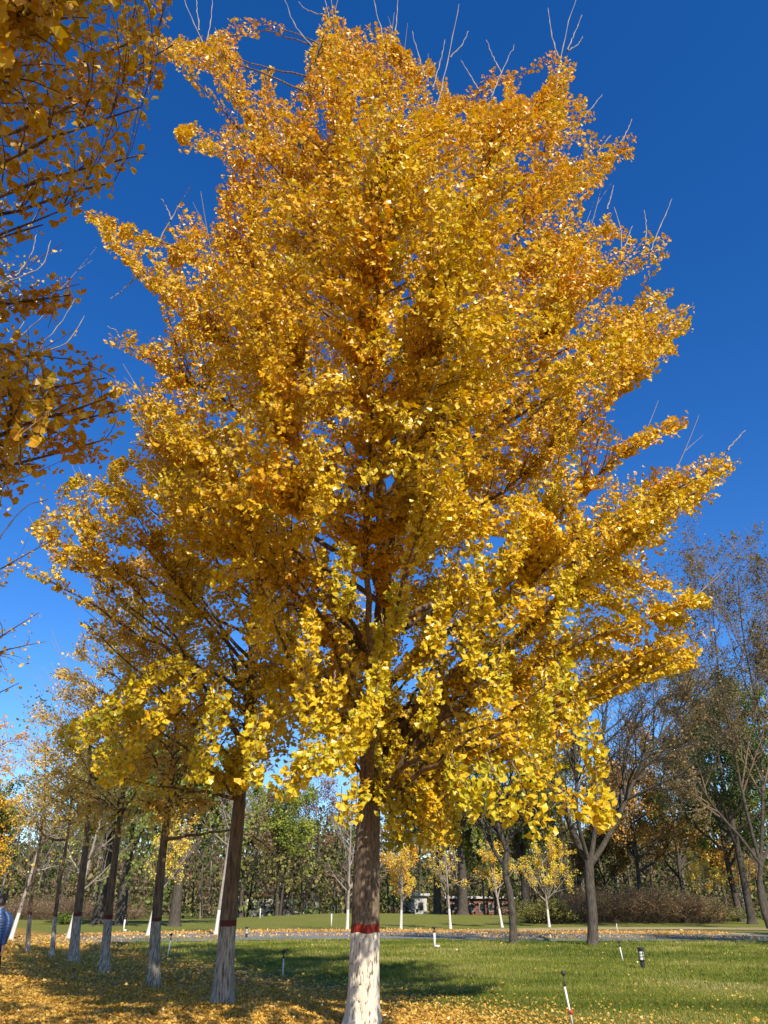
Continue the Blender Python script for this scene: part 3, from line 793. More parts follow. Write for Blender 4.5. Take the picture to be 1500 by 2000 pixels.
# --- second tree of the row
T1_poly = [(55, 1035), (90, 990), (150, 940), (230, 900), (330, 860), (450, 840), (560, 880), (620, 1000), (640, 1150), (620, 1350), (560, 1480), (490, 1530), (450, 1560), (380, 1520),
           (350, 1440), (290, 1420), (230, 1500), (190, 1520), (205, 1430), (130, 1440), (160, 1390), (300, 1310), (340, 1230), (300, 1150), (215, 1150), (180, 1210), (140, 1215), (165, 1150), (130, 1120), (60, 1130), (50, 1105), (120, 1070), (110, 1045)]
ginkgo("ginkgo_tree", "second whitewashed ginkgo, leaning dark trunk left of the central tree", ROW, 23,
       [np.append(G(434, 1966)[:2], -0.05), P(446, 1800, 16.0), P(460, 1650, 15.9), P(472, 1520, 15.8), P(488, 1390, 15.6), P(497, 1260, 15.4), P(500, 1100, 15.0), P(470, 960, 14.6), P(440, 860, 14.4)], 0.19, 0.03,
       [(60, 1035, 14.2), (60, 1110, 14.0), (150, 1205, 14.0), (160, 945, 14.6), (250, 900, 14.6), (330, 870, 14.8), (215, 1500, 13.6), (230, 1150, 13.6), (380, 1500, 13.4), (560, 900, 14.8),
        [(490, 1380, 15.6), (450, 1290, 15.2), (400, 1180, 14.8), (300, 1080, 14.4), (180, 1050, 14.2)],
        [(486, 1400, 15.6), (520, 1310, 15.4), (600, 1180, 15.0), (650, 1060, 14.8)],
        [(497, 1260, 15.4), (440, 1140, 15.0), (400, 1020, 14.6), (330, 930, 14.6)]],
       T1_poly, ([800, 1500], [14.6, 14.2]), 2.3, 620, spur=0.042, per=2.2, lsize=0.068, lkind='fan3', tint=(0.34, 0.52), nback=16, crown_z0=3.4, ridge=0, bare_tips=12,
       holes=[(520, 1200, 100, 160, 0.6)],
       ropes=[[(300, 1340, 13.6), (255, 1390, 13.4), (215, 1450, 13.2), (190, 1520, 13.2)], [(330, 1290, 13.8), (240, 1340, 13.6), (130, 1420, 13.6)]])
# --- third to seventh
ginkgo("ginkgo_tree", "third ginkgo of the row, upright whitewashed trunk under golden-brown leaves", ROW, 31,
       [np.append(G(299, 1928)[:2], -0.05), P(305, 1800, 19.6), P(316, 1680, 19.6), P(330, 1560, 19.5), P(345, 1420, 19.3), P(356, 1300, 19.2), P(366, 1130, 19.0)], 0.142, 0.025,
       [(200, 1180, 18), (270, 1080, 18.5), (340, 1060, 18.6), (430, 1130, 18.5), (440, 1250, 18.0), (230, 1400, 17.8), (420, 1560, 18), (270, 1560, 18.0),
        [(330, 1560, 19.5), (380, 1530, 19.2), (440, 1450, 19), (480, 1380, 18.8)], [(322, 1640, 19.5), (380, 1630, 19.2), (460, 1640, 19.0), (520, 1690, 18.8)]],
       [(185, 1180), (230, 1120), (290, 1060), (340, 1040), (400, 1080), (440, 1150), (450, 1300), (430, 1500), (410, 1620), (300, 1620), (250, 1560), (220, 1400)],
       ([1000, 1600], [18.4, 18.6]), 1.9, 430, spur=0.05, per=2.4, lsize=0.062, tint=(0.42, 0.66), nback=14, crown_z0=3.6, bare_tips=14, lkind='fan3', pale=0.3)
ginkgo("ginkgo_tree", "fourth ginkgo of the row, dark trunk beneath thin pale-yellow leaves", ROW, 37,
       [np.append(G(202, 1901)[:2], -0.05), P(212, 1790, 23.4), P(224, 1680, 23.3), P(238, 1570, 23.2), P(247, 1450, 23), P(252, 1330, 22.8), P(262, 1180, 22.6)], 0.135, 0.025,
       [(100, 1310, 22), (150, 1260, 22), (200, 1190, 22), (280, 1150, 22), (330, 1250, 22), (100, 1500, 21.6), (320, 1500, 22), (90, 1400, 21.8)],
       [(85, 1330), (140, 1260), (180, 1190), (260, 1130), (330, 1250), (330, 1560), (220, 1640), (130, 1640), (75, 1500)],
       ([1100, 1600], [21.8, 22]), 1.9, 380, spur=0.055, per=2.0, lsize=0.062, tint=(0.36, 0.52), nback=18, crown_z0=3.8, bare_tips=34, lkind='fan3', pale=0.45)
ginkgo("ginkgo_tree", "fifth ginkgo of the row, stout whitewashed trunk mottled with shadow", ROW, 41,
       [np.append(G(142, 1881)[:2], -0.05), P(152, 1780, 27.2), P(163, 1690, 27.1), P(172, 1600, 27), P(176, 1500, 26.8), P(170, 1350, 26.5)], 0.175, 0.025,
       [(60, 1380, 26), (110, 1320, 26), (200, 1330, 26), (230, 1450, 26), (70, 1500, 25.6)],
       [(45, 1400), (110, 1330), (200, 1340), (235, 1560), (150, 1640), (60, 1600)],
       ([1300, 1600], [26, 26]), 1.8, 240, spur=0.06, per=1.8, lsize=0.064, tint=(0.38, 0.56), nback=14, crown_z0=4.0, bare_tips=40, lkind='kite', pale=0.45)
ginkgo("ginkgo_tree", "sixth ginkgo of the row, slim leaning trunk with few leaves", ROW, 43,
       [np.append(G(101, 1873)[:2], -0.05), P(108, 1790, 29.5), P(114, 1740, 29.4), P(128, 1660, 29.3), P(137, 1590, 29.2), P(142, 1450, 29)], 0.085, 0.02,
       [(60, 1480, 28.5), (110, 1420, 28.5), (30, 1540, 28.4), (180, 1500, 28.6), [(133, 1640, 29.3), (100, 1640, 29), (60, 1600, 28.8), (20, 1560, 28.6)]],
       [(30, 1480), (120, 1400), (190, 1500), (170, 1640), (60, 1640)],
       ([1400, 1600], [28.5, 28.5]), 1.5, 130, spur=0.08, per=1.2, lsize=0.064, tint=(0.38, 0.56), nback=10, crown_z0=4.2, bare_tips=16, lkind='kite', pale=0.4)
ginkgo("ginkgo_tree", "seventh ginkgo of the row, bright white slender trunk beside the walking person", ROW, 47,
       [np.append(G(54, 1861)[:2], -0.05), P(57, 1800, 32.5), P(64, 1730, 32.4), P(76, 1660, 32.4), P(84, 1600, 32.3), P(90, 1450, 32)], 0.092, 0.02,
       [(10, 1500, 31.5), (70, 1440, 31.5), (130, 1520, 31.6), (30, 1600, 31.5)],
       [(0, 1500), (80, 1420), (140, 1500), (110, 1640), (20, 1640)],
       ([1400, 1600], [31.5, 31.5]), 1.5, 110, spur=0.08, per=1.0, lsize=0.064, tint=(0.4, 0.6), nback=12, crown_z0=4.4, bare_tips=14, lkind='kite', pale=0.3)

# --- trees of the left row, trunks outside the frame
PATHROW = "ginkgos on the far side of the leaf-covered path"
ginkgo("ginkgo_tree", "near ginkgo whose large shaded leaves hang into the upper left corner", PATHROW, 53,
       [np.array([-6.4, 5.4, 0]), np.array([-6.35, 5.3, 3]), np.array([-6.2, 5.1, 6]), np.array([-6.1, 4.9, 9]), np.array([-6.1, 4.6, 12.5])], 0.22, 0.03,
       [(330, 10, 3.9), (300, 60, 4.0), (270, 220, 4.3), (300, 265, 4.4), (220, 360, 4.5), (130, 430, 4.6), (135, 570, 4.8), (215, 735, 5.3), (225, 800, 5.3), (180, 860, 5.4),
        (30, 960, 5.5), (90, 880, 5.4), (200, 150, 4.6), (150, -200, 3.6), (250, -300, 3.5), (-300, 100, 4.4), (-600, 300, 5), (-500, 700, 5.2), (60, 480, 4.7)],
       [(-1300, -400), (300, -700), (300, -60), (310, 15), (262, 60), (290, 90), (245, 150), (230, 220), (270, 262), (240, 305), (190, 350), (130, 360), (100, 420), (40, 420), (60, 490), (20, 500),
        (-200, 540), (-200, 590), (60, 570), (145, 570), (110, 630), (100, 690), (200, 735), (230, 800), (160, 835), (200, 880), (100, 900), (60, 940), (20, 1000), (-100, 960), (-900, 900)],
       ([-700, -400, 0, 200, 500, 800, 1000], [3.0, 3.3, 3.9, 4.3, 4.7, 5.3, 5.6]), 1.7, 1500, spur=0.05, per=1.65, lsize=0.054, lkind='fan3', tint=(0.55, 0.75), tone=0.85, nback=24, crown_z0=2.6,  # bronze tint and low tone put the crown's shade into the leaf colour
       ropes=[[(-60, 600, 5.0), (60, 590, 4.9), (140, 572, 4.8)], [(-60, 650, 5.1), (60, 690, 5.1), (140, 700, 5.1), (215, 738, 5.1)], [(-60, 790, 5.3), (60, 795, 5.3), (150, 790, 5.3), (228, 800, 5.3)], [(-60, 850, 5.4), (80, 850, 5.4), (195, 872, 5.4)], [(-60, 860, 5.4), (0, 900, 5.4), (30, 950, 5.4), (10, 1000, 5.4)], [(-60, 820, 5.2), (50, 830, 5.2), (120, 850, 5.2), (170, 890, 5.2)], [(-60, 700, 5.2), (60, 760, 5.2), (160, 775, 5.2)]],
       singles=300, sec_len=1.0, upw=0.3, holes=[(60, 400, 60, 60, 0.7)])
ginkgo("ginkgo_tree", "half-bare ginkgo at the left edge with pale twigs and scattered leaves", PATHROW, 59,
       [np.array([-10.8, 13.6, 0]), np.array([-10.7, 13.5, 4]), np.array([-10.5, 13.3, 8]), np.array([-10.4, 13.0, 12])], 0.2, 0.03,
       [(130, 560, 11.5), (110, 480, 11.2), (150, 640, 11.8), (60, 420, 11.2), (100, 1060, 12.4), (60, 1190, 12.6), (75, 1250, 12.6), (20, 1330, 12.6), (30, 860, 12), (70, 700, 12), (20, 560, 11.6), (135, 720, 12), (-300, 900, 12.5), (-500, 600, 12)],
       [(-900, 350), (60, 400), (150, 540), (160, 640), (60, 860), (130, 1060), (75, 1190), (75, 1260), (20, 1360), (-200, 1420), (-900, 1300)],
       ([300, 1400], [11.8, 12.6]), 1.6, 420, spur=0.08, per=0.9, lsize=0.060, tint=(0.36, 0.5), nback=16, crown_z0=3.0, bare_tips=40, pale=0.35, upw=0.4, shoots=[[(-20, 745, 9.5), (50, 700, 9.5), (110, 640, 9.5), (148, 585, 9.5)], [(-20, 700, 9.6), (60, 640, 9.6), (102, 598, 9.6)], [(20, 715, 9.4), (80, 690, 9.4), (130, 670, 9.4), (165, 618, 9.4)], [(-20, 565, 9.2), (30, 545, 9.2), (80, 520, 9.2), (100, 470, 9.2)], [(-20, 760, 9.6), (60, 735, 9.6), (120, 730, 9.6)], [(0, 720, 9.5), (30, 660, 9.5), (50, 620, 9.5)], [(30, 540, 9.2), (60, 500, 9.2), (72, 458, 9.2)], [(-20, 960, 10), (40, 920, 10), (80, 880, 10), (140, 840, 10)], [(-20, 1090, 10), (20, 1020, 10), (60, 985, 10), (95, 975, 10)]])
ginkgo("ginkgo_tree", "distant dense orange ginkgo at the lower left edge", PATHROW, 61,
       [np.array([-21.2, 37, 0]), np.array([-21, 37, 4]), np.array([-20.8, 37, 8]), np.array([-20.6, 37, 13])], 0.2, 0.03,
       [(10, 1400, 36), (60, 1440, 36), (50, 1560, 36), (30, 1680, 35.5), (-100, 1400, 36)],
       [(-260, 1390), (-60, 1330), (20, 1400), (65, 1430), (55, 1520), (45, 1620), (25, 1720), (0, 1760), (-260, 1760)],
       ([1300, 1760], [36, 35.5]), 2.5, 420, spur=0.055, per=2.2, lsize=0.085, tint=(0.55, 0.70), nback=20, crown_z0=2.4, bare_tips=14, lkind='kite')
# ------------------------------------------------------------------ generic trees of the park
def grow(r, trunk, r0, r1, spec, n=8, extra=None):
    T = resample(trunk, 12); Rr = r0 + (r1 - r0) * np.linspace(0, 1, 12)
    levels = [(T[None], Rr[None])]
    if extra is not None:
        levels[0] = (T[None], Rr[None]); ep = np.array([resample(e[0], 12) for e in extra]); er = np.array([np.linspace(e[1], e[2], 12) for e in extra])
        levels.append((ep, er))
    for k, sp_ in enumerate(spec):
        Pp, Rp = levels[-1]
        if extra is not None and k == 0 and sp_.get('trunk', False):
            Pp = np.concatenate([Pp, levels[0][0]]); Rp = np.concatenate([Rp, levels[0][1]])
        B, m, _ = Pp.shape; c = sp_['count']
        idx = np.repeat(np.arange(B), c); t = sp_.get('t0', 0.3) + (1 - sp_.get('t0', 0.3)) * r.random(B * c)
        f = t * (m - 1); i = np.minimum(f.astype(int), m - 2); fr = (f - i)[:, None]
        pos = Pp[idx, i] * (1 - fr) + Pp[idx, i + 1] * fr; tg = norm(Pp[idx, i + 1] - Pp[idx, i])
        rp = Rp[idx, i] * (1 - fr[:, 0]) + Rp[idx, i + 1] * fr[:, 0]
        pl = np.linalg.norm(np.diff(Pp, axis=1), axis=2).sum(1)[idx]
        perp = norm(np.cross(tg, r.normal(size=tg.shape)))
        a = np.radians(r.normal(sp_['ang'], sp_.get('angv', 12), B * c))[:, None]
        d = np.cos(a) * tg + np.sin(a) * perp
        L = (sp_['len'] * pl * (1.15 - 0.6 * t) * r.uniform(0.6, 1.3, B * c))[:, None]
        s = np.linspace(0, 1, n)
        c3 = pos[:, None] + d[:, None] * (L * s)[..., None] + np.array([0, 0, 1.]) * (L * s**2 * sp_.get('up', 0.2))[..., None]
        w = np.cumsum(r.normal(0, sp_.get('wob', 0.05), c3.shape), 1) * L[..., None] * s[None, :, None] ** 0.5
        c3 = c3 + w * 0.5
        rr = np.minimum(rp * 0.7, sp_.get('rmax', 9))[:, None] * np.linspace(1, 0.25, n)
        levels.append((c3, np.maximum(rr, sp_.get('rmin', 0.004))))
    return levels

def leafcloud(r, ends, per, size, cols, spread=0.12, kind='kite', droop=0.4, t0=0.3):
    B, m, _ = ends.shape
    n = int(B * per); idx = r.integers(0, B, n); t = t0 + (1 - t0) * r.random(n); f = t * (m - 1); i = np.minimum(f.astype(int), m - 2); fr = (f - i)[:, None]
    p = ends[idx, i] * (1 - fr) + ends[idx, i + 1] * fr + r.normal(0, spread, (n, 3))
    ax = r.normal(size=(n, 3)) + np.array([0, 0, -droop])
    V, F, K = leaves(kind, p, ax, size * r.uniform(0.6, 1.3, n), r, 0.2)
    cols = np.array(cols); g = pnoise((p[:, 0] % 16) / 16, p[:, 2] / 1.1 + p[:, 1] / 1.7, 14, int(r.integers(1000)), 2)
    ci = np.clip((g - 0.5) * 1.6 + 0.5 + r.normal(0, 0.22, n), 0, 1)
    C = np.clip(palette(ci, cols) * r.uniform(1.05, 1.65, (n, 1)), 0, 0.85)
    return V, F, np.repeat(C, K, 0)

def build_tree(name, label, group, seed, trunk, r0, r1, spec, bark=None, twig=None, leaf=None, white=0.0, extra=None, n=8, thin=1.0, white_mat=None):
    r = np.random.default_rng(seed)
    base = np.array(trunk[0], float)
    root = empty(name, base, label, "tree", group)
    lv = grow(r, trunk, r0, r1, spec, n, extra)
    T, R = lv[0][0][0], lv[0][1][0].copy()
    TT = resample(T, 60); RT = np.interp(np.linspace(0, 1, 60), np.linspace(0, 1, 12), R)
    RT = RT + r0 * 0.35 * np.exp(-(TT[:, 2] - base[2]) / 0.15)
    if white:
        k = max(2, int((TT[:, 2] < base[2] + white).sum()))
        V, F = tubes(TT[:k + 1], RT[:k + 1], 16); obj("whitewash", mesh_data("whitewash", V, F, white_mat or M_WHITE, True), root)
        V, F = tubes(TT[k:], RT[k:], 16); obj("trunk", mesh_data("trunk", V, F, bark or M_BARKD, True), root)
    else:
        V, F = tubes(TT, RT, 16); obj("trunk", mesh_data("trunk", V, F, bark or M_BARKD, True), root)
    for li in range(1, len(lv)):
        P_, R_ = lv[li]
        if li == 1 and len(P_) <= 40:
            for a, b in zip(P_, R_):
                V, F = tubes(a, b, 8); obj("limb", mesh_data("limb", V, F, bark or M_BARKD, True), root)
        else:
            if li >= 2: P_, R_ = P_[:, [0, 2, 4, 7]], R_[:, [0, 2, 4, 7]]
            if li == len(lv) - 1 and thin < 1: kk = r.random(len(P_)) < thin; P_, R_ = P_[kk], R_[kk]
            V, F = tubes(P_, R_, 5 if li == 1 else (4 if li == 2 else 3))
            tag(obj("twigs", mesh_data("twigs", V, F, (twig or bark or M_TWIG) if li > 1 else (bark or M_BARKD), True), root), kind='stuff')
    if leaf:
        V, F, C = leafcloud(r, lv[-1][0], **leaf)
        tag(obj("foliage", mesh_data("foliage", V, [F], M_FOL, False, C), root), kind='stuff')
    return root

def copy_tree(src, loc, sc, rz, label, group):
    c = src.copy(); COL.objects.link(c); c.location = tuple(loc); c.scale = (sc[0], sc[0], sc[1]); c.rotation_euler = (0, 0, rz)
    c['label'] = label; c['group'] = group
    for ch in list(src.children):
        d = ch.copy(); COL.objects.link(d); d.parent = c
    return c

def gz(p): p = np.array(p, float); p[2] = height(p[0], p[1]); return p
OLIVE = [(0.045, 0.055, 0.012), (0.12, 0.13, 0.025), (0.24, 0.22, 0.05), (0.30, 0.22, 0.06)]
GREEN = [(0.03, 0.055, 0.012), (0.08, 0.12, 0.022), (0.18, 0.22, 0.04)]
WILLOW = [(0.06, 0.08, 0.018), (0.13, 0.16, 0.03), (0.22, 0.24, 0.05)]
RUST = [(0.10, 0.05, 0.03), (0.30, 0.14, 0.05), (0.50, 0.28, 0.09)]
ORANGE = [(0.36, 0.16, 0.03), (0.60, 0.32, 0.06), (0.70, 0.45, 0.10)]
BROWN = [(0.08, 0.045, 0.03), (0.20, 0.12, 0.07), (0.30, 0.20, 0.12)]

# forked bare tree right of the lawn
b = G(1158, 1846); Yb = b[1]
build_tree("bare_tree", "bare tree whose thick trunk forks into a wide V right of centre", "bare park trees", 101,
    [b, P(1157, 1790, Yb), P(1152, 1730, Yb), P(1150, 1680, Yb)], 0.235, 0.21,
    [dict(count=12, t0=0.25, ang=42, len=0.42, up=0.15, wob=0.05, rmin=0.012), dict(count=9, t0=0.2, ang=42, len=0.5, up=0.1, wob=0.06, rmin=0.009), dict(count=7, t0=0.15, ang=40, len=0.5, up=0.1, wob=0.07, rmin=0.007)],
    M_BARKD, M_BARKD, dict(per=0.7, size=0.08, cols=[(0.10, 0.08, 0.03), (0.24, 0.17, 0.06), (0.45, 0.30, 0.08)], spread=0.06),
    extra=[([P(1151, 1690, Yb), P(1120, 1630, Yb), P(1100, 1570, Yb - .5), P(1070, 1450, Yb - 1), P(1050, 1320, Yb - 1)], 0.16, 0.025),
           ([P(1150, 1685, Yb), P(1128, 1600, Yb - 1), P(1125, 1500, Yb - 1.5), P(1110, 1380, Yb - 2)], 0.11, 0.03),
           ([P(1151, 1690, Yb), P(1162, 1620, Yb), P(1160, 1540, Yb - .5), P(1180, 1430, Yb - 1), P(1190, 1320, Yb - 1)], 0.13, 0.025),
           ([P(1153, 1690, Yb), P(1185, 1640, Yb), P(1215, 1580, Yb), P(1250, 1500, Yb), P(1320, 1400, Yb), P(1370, 1330, Yb)], 0.14, 0.025),
           ([P(1200, 1610, Yb), P(1215, 1540, Yb + 1), P(1225, 1450, Yb + 1), P(1260, 1360, Yb + 1)], 0.10, 0.03)])
b = G(1003, 1843); Yb = b[1]
build_tree("bare_tree", "slender dark trunk curving upward in the lawn just right of the central tree", "bare park trees", 102,
    [b, P(1001, 1790, Yb), P(995, 1740, Yb), P(986, 1700, Yb), P(990, 1660, Yb), P(978, 1630, Yb), P(965, 1570, Yb)], 0.185, 0.11,
    [dict(count=9, t0=0.45, ang=40, len=0.6, up=0.35, wob=0.05, rmin=0.012), dict(count=9, t0=0.2, ang=42, len=0.5, up=0.1, wob=0.06, rmin=0.008), dict(count=6, t0=0.2, ang=40, len=0.5, up=0.1, wob=0.06, rmin=0.006)],
    M_BARKD, M_BARKD, dict(per=0.3, size=0.07, cols=ORANGE, spread=0.06))
# large trees along the right edge
b = np.array([G(1505, 1815)[0], G(1505, 1815)[1], 0]); Yb = b[1]
build_tree("bare_tree", "brown twiggy tree with a leaning trunk filling the right edge", "bare park trees", 103,
    [b, P(1492, 1780, Yb), P(1484, 1730, Yb), P(1486, 1690, Yb)], 0.22, 0.18,
    [dict(count=11, t0=0.2, ang=34, len=0.42, up=0.25, wob=0.05, rmin=0.014), dict(count=9, t0=0.15, ang=38, len=0.5, up=0.15, wob=0.07, rmin=0.011), dict(count=8, t0=0.2, ang=42, len=0.55, up=0.1, wob=0.08, rmin=0.009)],
    M_BARKD, M_TWIG, dict(per=12, size=0.13, cols=[(0.07, 0.055, 0.025), (0.13, 0.10, 0.04), (0.19, 0.14, 0.06), (0.24, 0.17, 0.07)], spread=0.10),
    extra=[([P(1486, 1690, Yb), P(1450, 1640, Yb), P(1405, 1590, Yb), P(1350, 1500, Yb - 1), P(1310, 1380, Yb - 1)], 0.13, 0.03),
           ([P(1486, 1690, Yb), P(1462, 1600, Yb), P(1430, 1450, Yb), P(1400, 1280, Yb), P(1390, 1150, Yb)], 0.14, 0.03),
           ([P(1486, 1690, Yb), P(1490, 1560, Yb), P(1480, 1400, Yb + 1), P(1450, 1230, Yb + 1), P(1440, 1120, Yb)], 0.15, 0.03),
           ([P(1486, 1690, Yb), P(1530, 1580, Yb), P(1560, 1400, Yb), P(1540, 1220, Yb)], 0.15, 0.03)])
def bush_tree(px, py, h, label, cols, seed, per=30, w=0.42, size=0.16, bark=M_BARKD, group="leafy park trees", nm="leafy_tree", tz=0.25, droop=0.4):
    b = gz(G(px, py)); r = np.random.default_rng(seed)
    tr = [b, b + [r.normal(0, .15), 0, h * 0.3], b + [r.normal(0, .3), 0, h * 0.6], b + [r.normal(0, .4), 0, h * 0.95]]
    return build_tree(nm, label, group, seed, tr, 0.018 * h, 0.03,
        [dict(count=16, t0=tz, ang=52, len=w, up=0.3, wob=0.05, rmin=0.02), dict(count=6, t0=0.3, ang=45, len=0.5, up=0.1, wob=0.06, rmin=0.014), dict(count=4, t0=0.2, ang=45, len=0.6, up=0.05, wob=0.08, rmin=0.01)],
        bark, bark, dict(per=per * 1.15, size=size * 1.2, cols=cols, spread=0.28, droop=droop), thin=0.4)
bush_tree(1470, 1806, 21, "dark green leafy tree behind the brown twiggy one at the right edge", [(0.03, 0.04, 0.012), (0.07, 0.10, 0.02), (0.14, 0.17, 0.04)], 111, 28, 0.34, 0.15)
bush_tree(1448, 1803, 18, "dark green tree close behind the leaning twiggy trunk at the right", [(0.03, 0.045, 0.012), (0.07, 0.10, 0.02), (0.14, 0.17, 0.04)], 122, 34, 0.36, 0.16)
bush_tree(1500, 1797, 25, "tall pale green tree rising above the others at the right edge", GREEN + [(0.25, 0.28, 0.07)], 112, 28, 0.30, 0.22)
bush_tree(1255, 1800, 16, "orange leafed tree behind the brown thicket", [(0.16, 0.10, 0.03), (0.38, 0.20, 0.05), (0.60, 0.36, 0.09)], 113, 30, 0.42, 0.17)
bush_tree(1345, 1798, 16, "olive green tree behind the right end of the thicket", OLIVE, 114, 30, 0.44, 0.17)
bush_tree(1190, 1796, 10, "rust and olive small tree behind the forked bare trunk", RUST[:2] + OLIVE[1:], 115, 26, 0.46, 0.17)
bush_tree(1425, 1797, 11, "yellow-brown leafy tree between the thicket and the right edge", OLIVE + ORANGE, 116, 22, 0.44, 0.17)
bush_tree(1110, 1800, 15, "yellow-green leafy tree left of the brown thicket", OLIVE[1:] + [(0.45, 0.34, 0.06)], 117, 22, 0.42, 0.17)
bush_tree(540, 1796, 12, "light green bushy tree on the far lawn between the two nearest trunks", [(0.08, 0.10, 0.02), (0.20, 0.24, 0.04), (0.32, 0.33, 0.06)], 118, 34, 0.5, 0.17)
bush_tree(610, 1794, 14, "reddish brown leafless crown behind the light green tree", [(0.12, 0.06, 0.05), (0.25, 0.13, 0.09), (0.30, 0.2, 0.10)], 119, 16, 0.5, 0.14)
bush_tree(470, 1797, 14, "grey-brown small tree beside the leaning second trunk", BROWN + [(0.25, 0.22, 0.10)], 120, 12, 0.5, 0.14)
bush_tree(-60, 1800, 13, "olive tree behind the walking person", OLIVE, 121, 22, 0.42, 0.17)

def willow(px, py, h, label, seed, nper=60, cols=WILLOW):
    b = gz(G(px, py)); r = np.random.default_rng(seed)
    tr = [b, b + [r.normal(0, .1), 0, h * 0.25], b + [r.normal(0, .3), 0, h * 0.5], b + [r.normal(0, .5), 0, h * 0.8]]
    return build_tree("willow_tree", label, "willows on the far lawn", seed, tr, 0.035 * h, 0.06,
        [dict(count=12, t0=0.35, ang=45, len=0.55, up=0.35, wob=0.04, rmin=0.03), dict(count=9, t0=0.25, ang=50, len=0.5, up=0.0, wob=0.05, rmin=0.015), dict(count=5, t0=0.2, ang=60, len=0.8, up=-1.2, wob=0.03, rmin=0.008)],
        M_BARKD, M_TWIG, dict(per=nper * 0.6, size=0.21, cols=cols, spread=0.12, droop=4.0))
willow(340, 1810, 14, "olive willow with hanging branches seen between the third and second trunks", 131)
willow(190, 1806, 15, "willow with a dark trunk left of the fourth trunk", 132)
willow(235, 1808, 14, "willow right behind the fourth trunk of the row", 133)
willow(905, 1800, 16, "dark olive willow in the gap right of the central trunk", 134)
willow(855, 1797, 15, "shaded willow behind the young golden ginkgos", 135)
willow(1030, 1799, 16, "willow behind the curved dark trunk", 136)

# neighbours standing just outside the frame, whose shade reaches into it
def bt_xy(x, y, h, label, seed):
    b = np.array([x, y, 0.0]); r = np.random.default_rng(seed)
    tr = [b, b + [.1, 0, h * 0.3], b + [0, .1, h * 0.6], b + [.1, 0, h * 0.95]]
    build_tree("leafy_tree", label, "trees standing outside the frame", seed, tr, 0.02 * h, 0.03,
        [dict(count=16, t0=0.25, ang=55, len=0.42, up=0.3, wob=0.05, rmin=0.02), dict(count=6, t0=0.3, ang=45, len=0.5, up=0.1, wob=0.06, rmin=0.014), dict(count=4, t0=0.2, ang=45, len=0.6, up=0.05, wob=0.08, rmin=0.01)],
        M_BARK, M_BARK, dict(per=16, size=0.2, cols=PAL[1:4], spread=0.3), thin=0.3)
bt_xy(24.0, 31, 13, "leafy tree outside the right edge, shading the road", 171)
bt_xy(32.0, 37, 14, "leafy tree outside the right edge, farther from the camera", 172)
bt_xy(-0.4, -4.2, 14, "yellow tree behind the camera, shading the near branches", 174)

# slender whitewashed saplings
GOLD = [(0.55, 0.30, 0.04), (0.78, 0.48, 0.06), (0.80, 0.58, 0.12)]
def sapling(px, py, h, label, seed, lean=(0, 0), leafy=30, r0=0.10, cols=GOLD, tall=0.9, w=0.42, t0=0.3, whz=1.2):
    b = gz(G(px, py)); l = np.array([lean[0], lean[1], 0])
    tr = [b, b + l * 0.3 + [0, 0, h * 0.3], b + l * 0.65 + [0, 0, h * 0.65], b + l + [0, 0, h * tall]]
    return build_tree("young_ginkgo" if leafy > 3 else "slim_bare_tree", label, "whitewashed saplings beyond the road", seed, tr, r0, 0.03,
        [dict(count=16, t0=t0, ang=50, len=w, up=0.25, wob=0.04, rmin=0.014), dict(count=5, t0=0.2, ang=38, len=0.45, up=0.12, wob=0.06, rmin=0.009), dict(count=3, t0=0.2, ang=38, len=0.5, up=0.12, wob=0.06, rmin=0.007)],
        M_BARKG, M_BARKG, dict(per=leafy, size=0.085, cols=cols, spread=0.09) if leafy else None, white=whz, white_mat=M_WHITEC)
M_WHITEC = simple_mat("clean_whitewash", (0.74, 0.70, 0.62), 0.85, 0.1, scale=9, color2=(0.52, 0.47, 0.38))
sapling(783, 1817, 5.4, "golden young ginkgo just right of the central trunk beyond the road", 141, (0.2, 0), 24)
sapling(880, 1814, 6.5, "young ginkgo with sparse gold leaves, second right of the central trunk", 142, (-.3, 0), 8, 0.10)
sapling(981, 1812, 5.6, "leaning young ginkgo left of the curved dark trunk", 143, (-0.7, 0), 12)
sapling(1073, 1811, 5.8, "broad yellow young ginkgo between the curved and the forked trunks", 144, (-0.15, 0), 22, w=0.55, cols=[(0.55, 0.34, 0.03), (0.70, 0.46, 0.05), (0.74, 0.52, 0.08)])
sapling(1396, 1804, 5.2, "small yellow sapling in front of the right end of the thicket", 145, (-.25, 0), 14, 0.07)
sapling(1463, 1803, 6.0, "thin sapling with orange leaves near the right edge", 146, (-.5, 0), 10, 0.07, cols=ORANGE)
sapling(678, 1818, 7.5, "slim pale bare tree hugging the left side of the central trunk", 147, (0.15, 0), 0, 0.11)
sapling(421, 1826, 8.5, "slim bare tree with upswept branches left of the leaning second trunk", 148, (0.55, 0), 0, 0.11, t0=0.4)
sapling(288, 1828, 6.0, "leaning white-footed sapling with a gold tuft left of the third trunk", 149, (0.8, 0), 10, 0.11)
sapling(133, 1834, 8.0, "leaning white-footed bare tree beside the fifth trunk", 150, (1.0, 0), 0, 0.12)
sapling(20, 1838, 8.0, "leaning pale bare tree behind the walking person", 151, (1.1, 0), 2, 0.10)

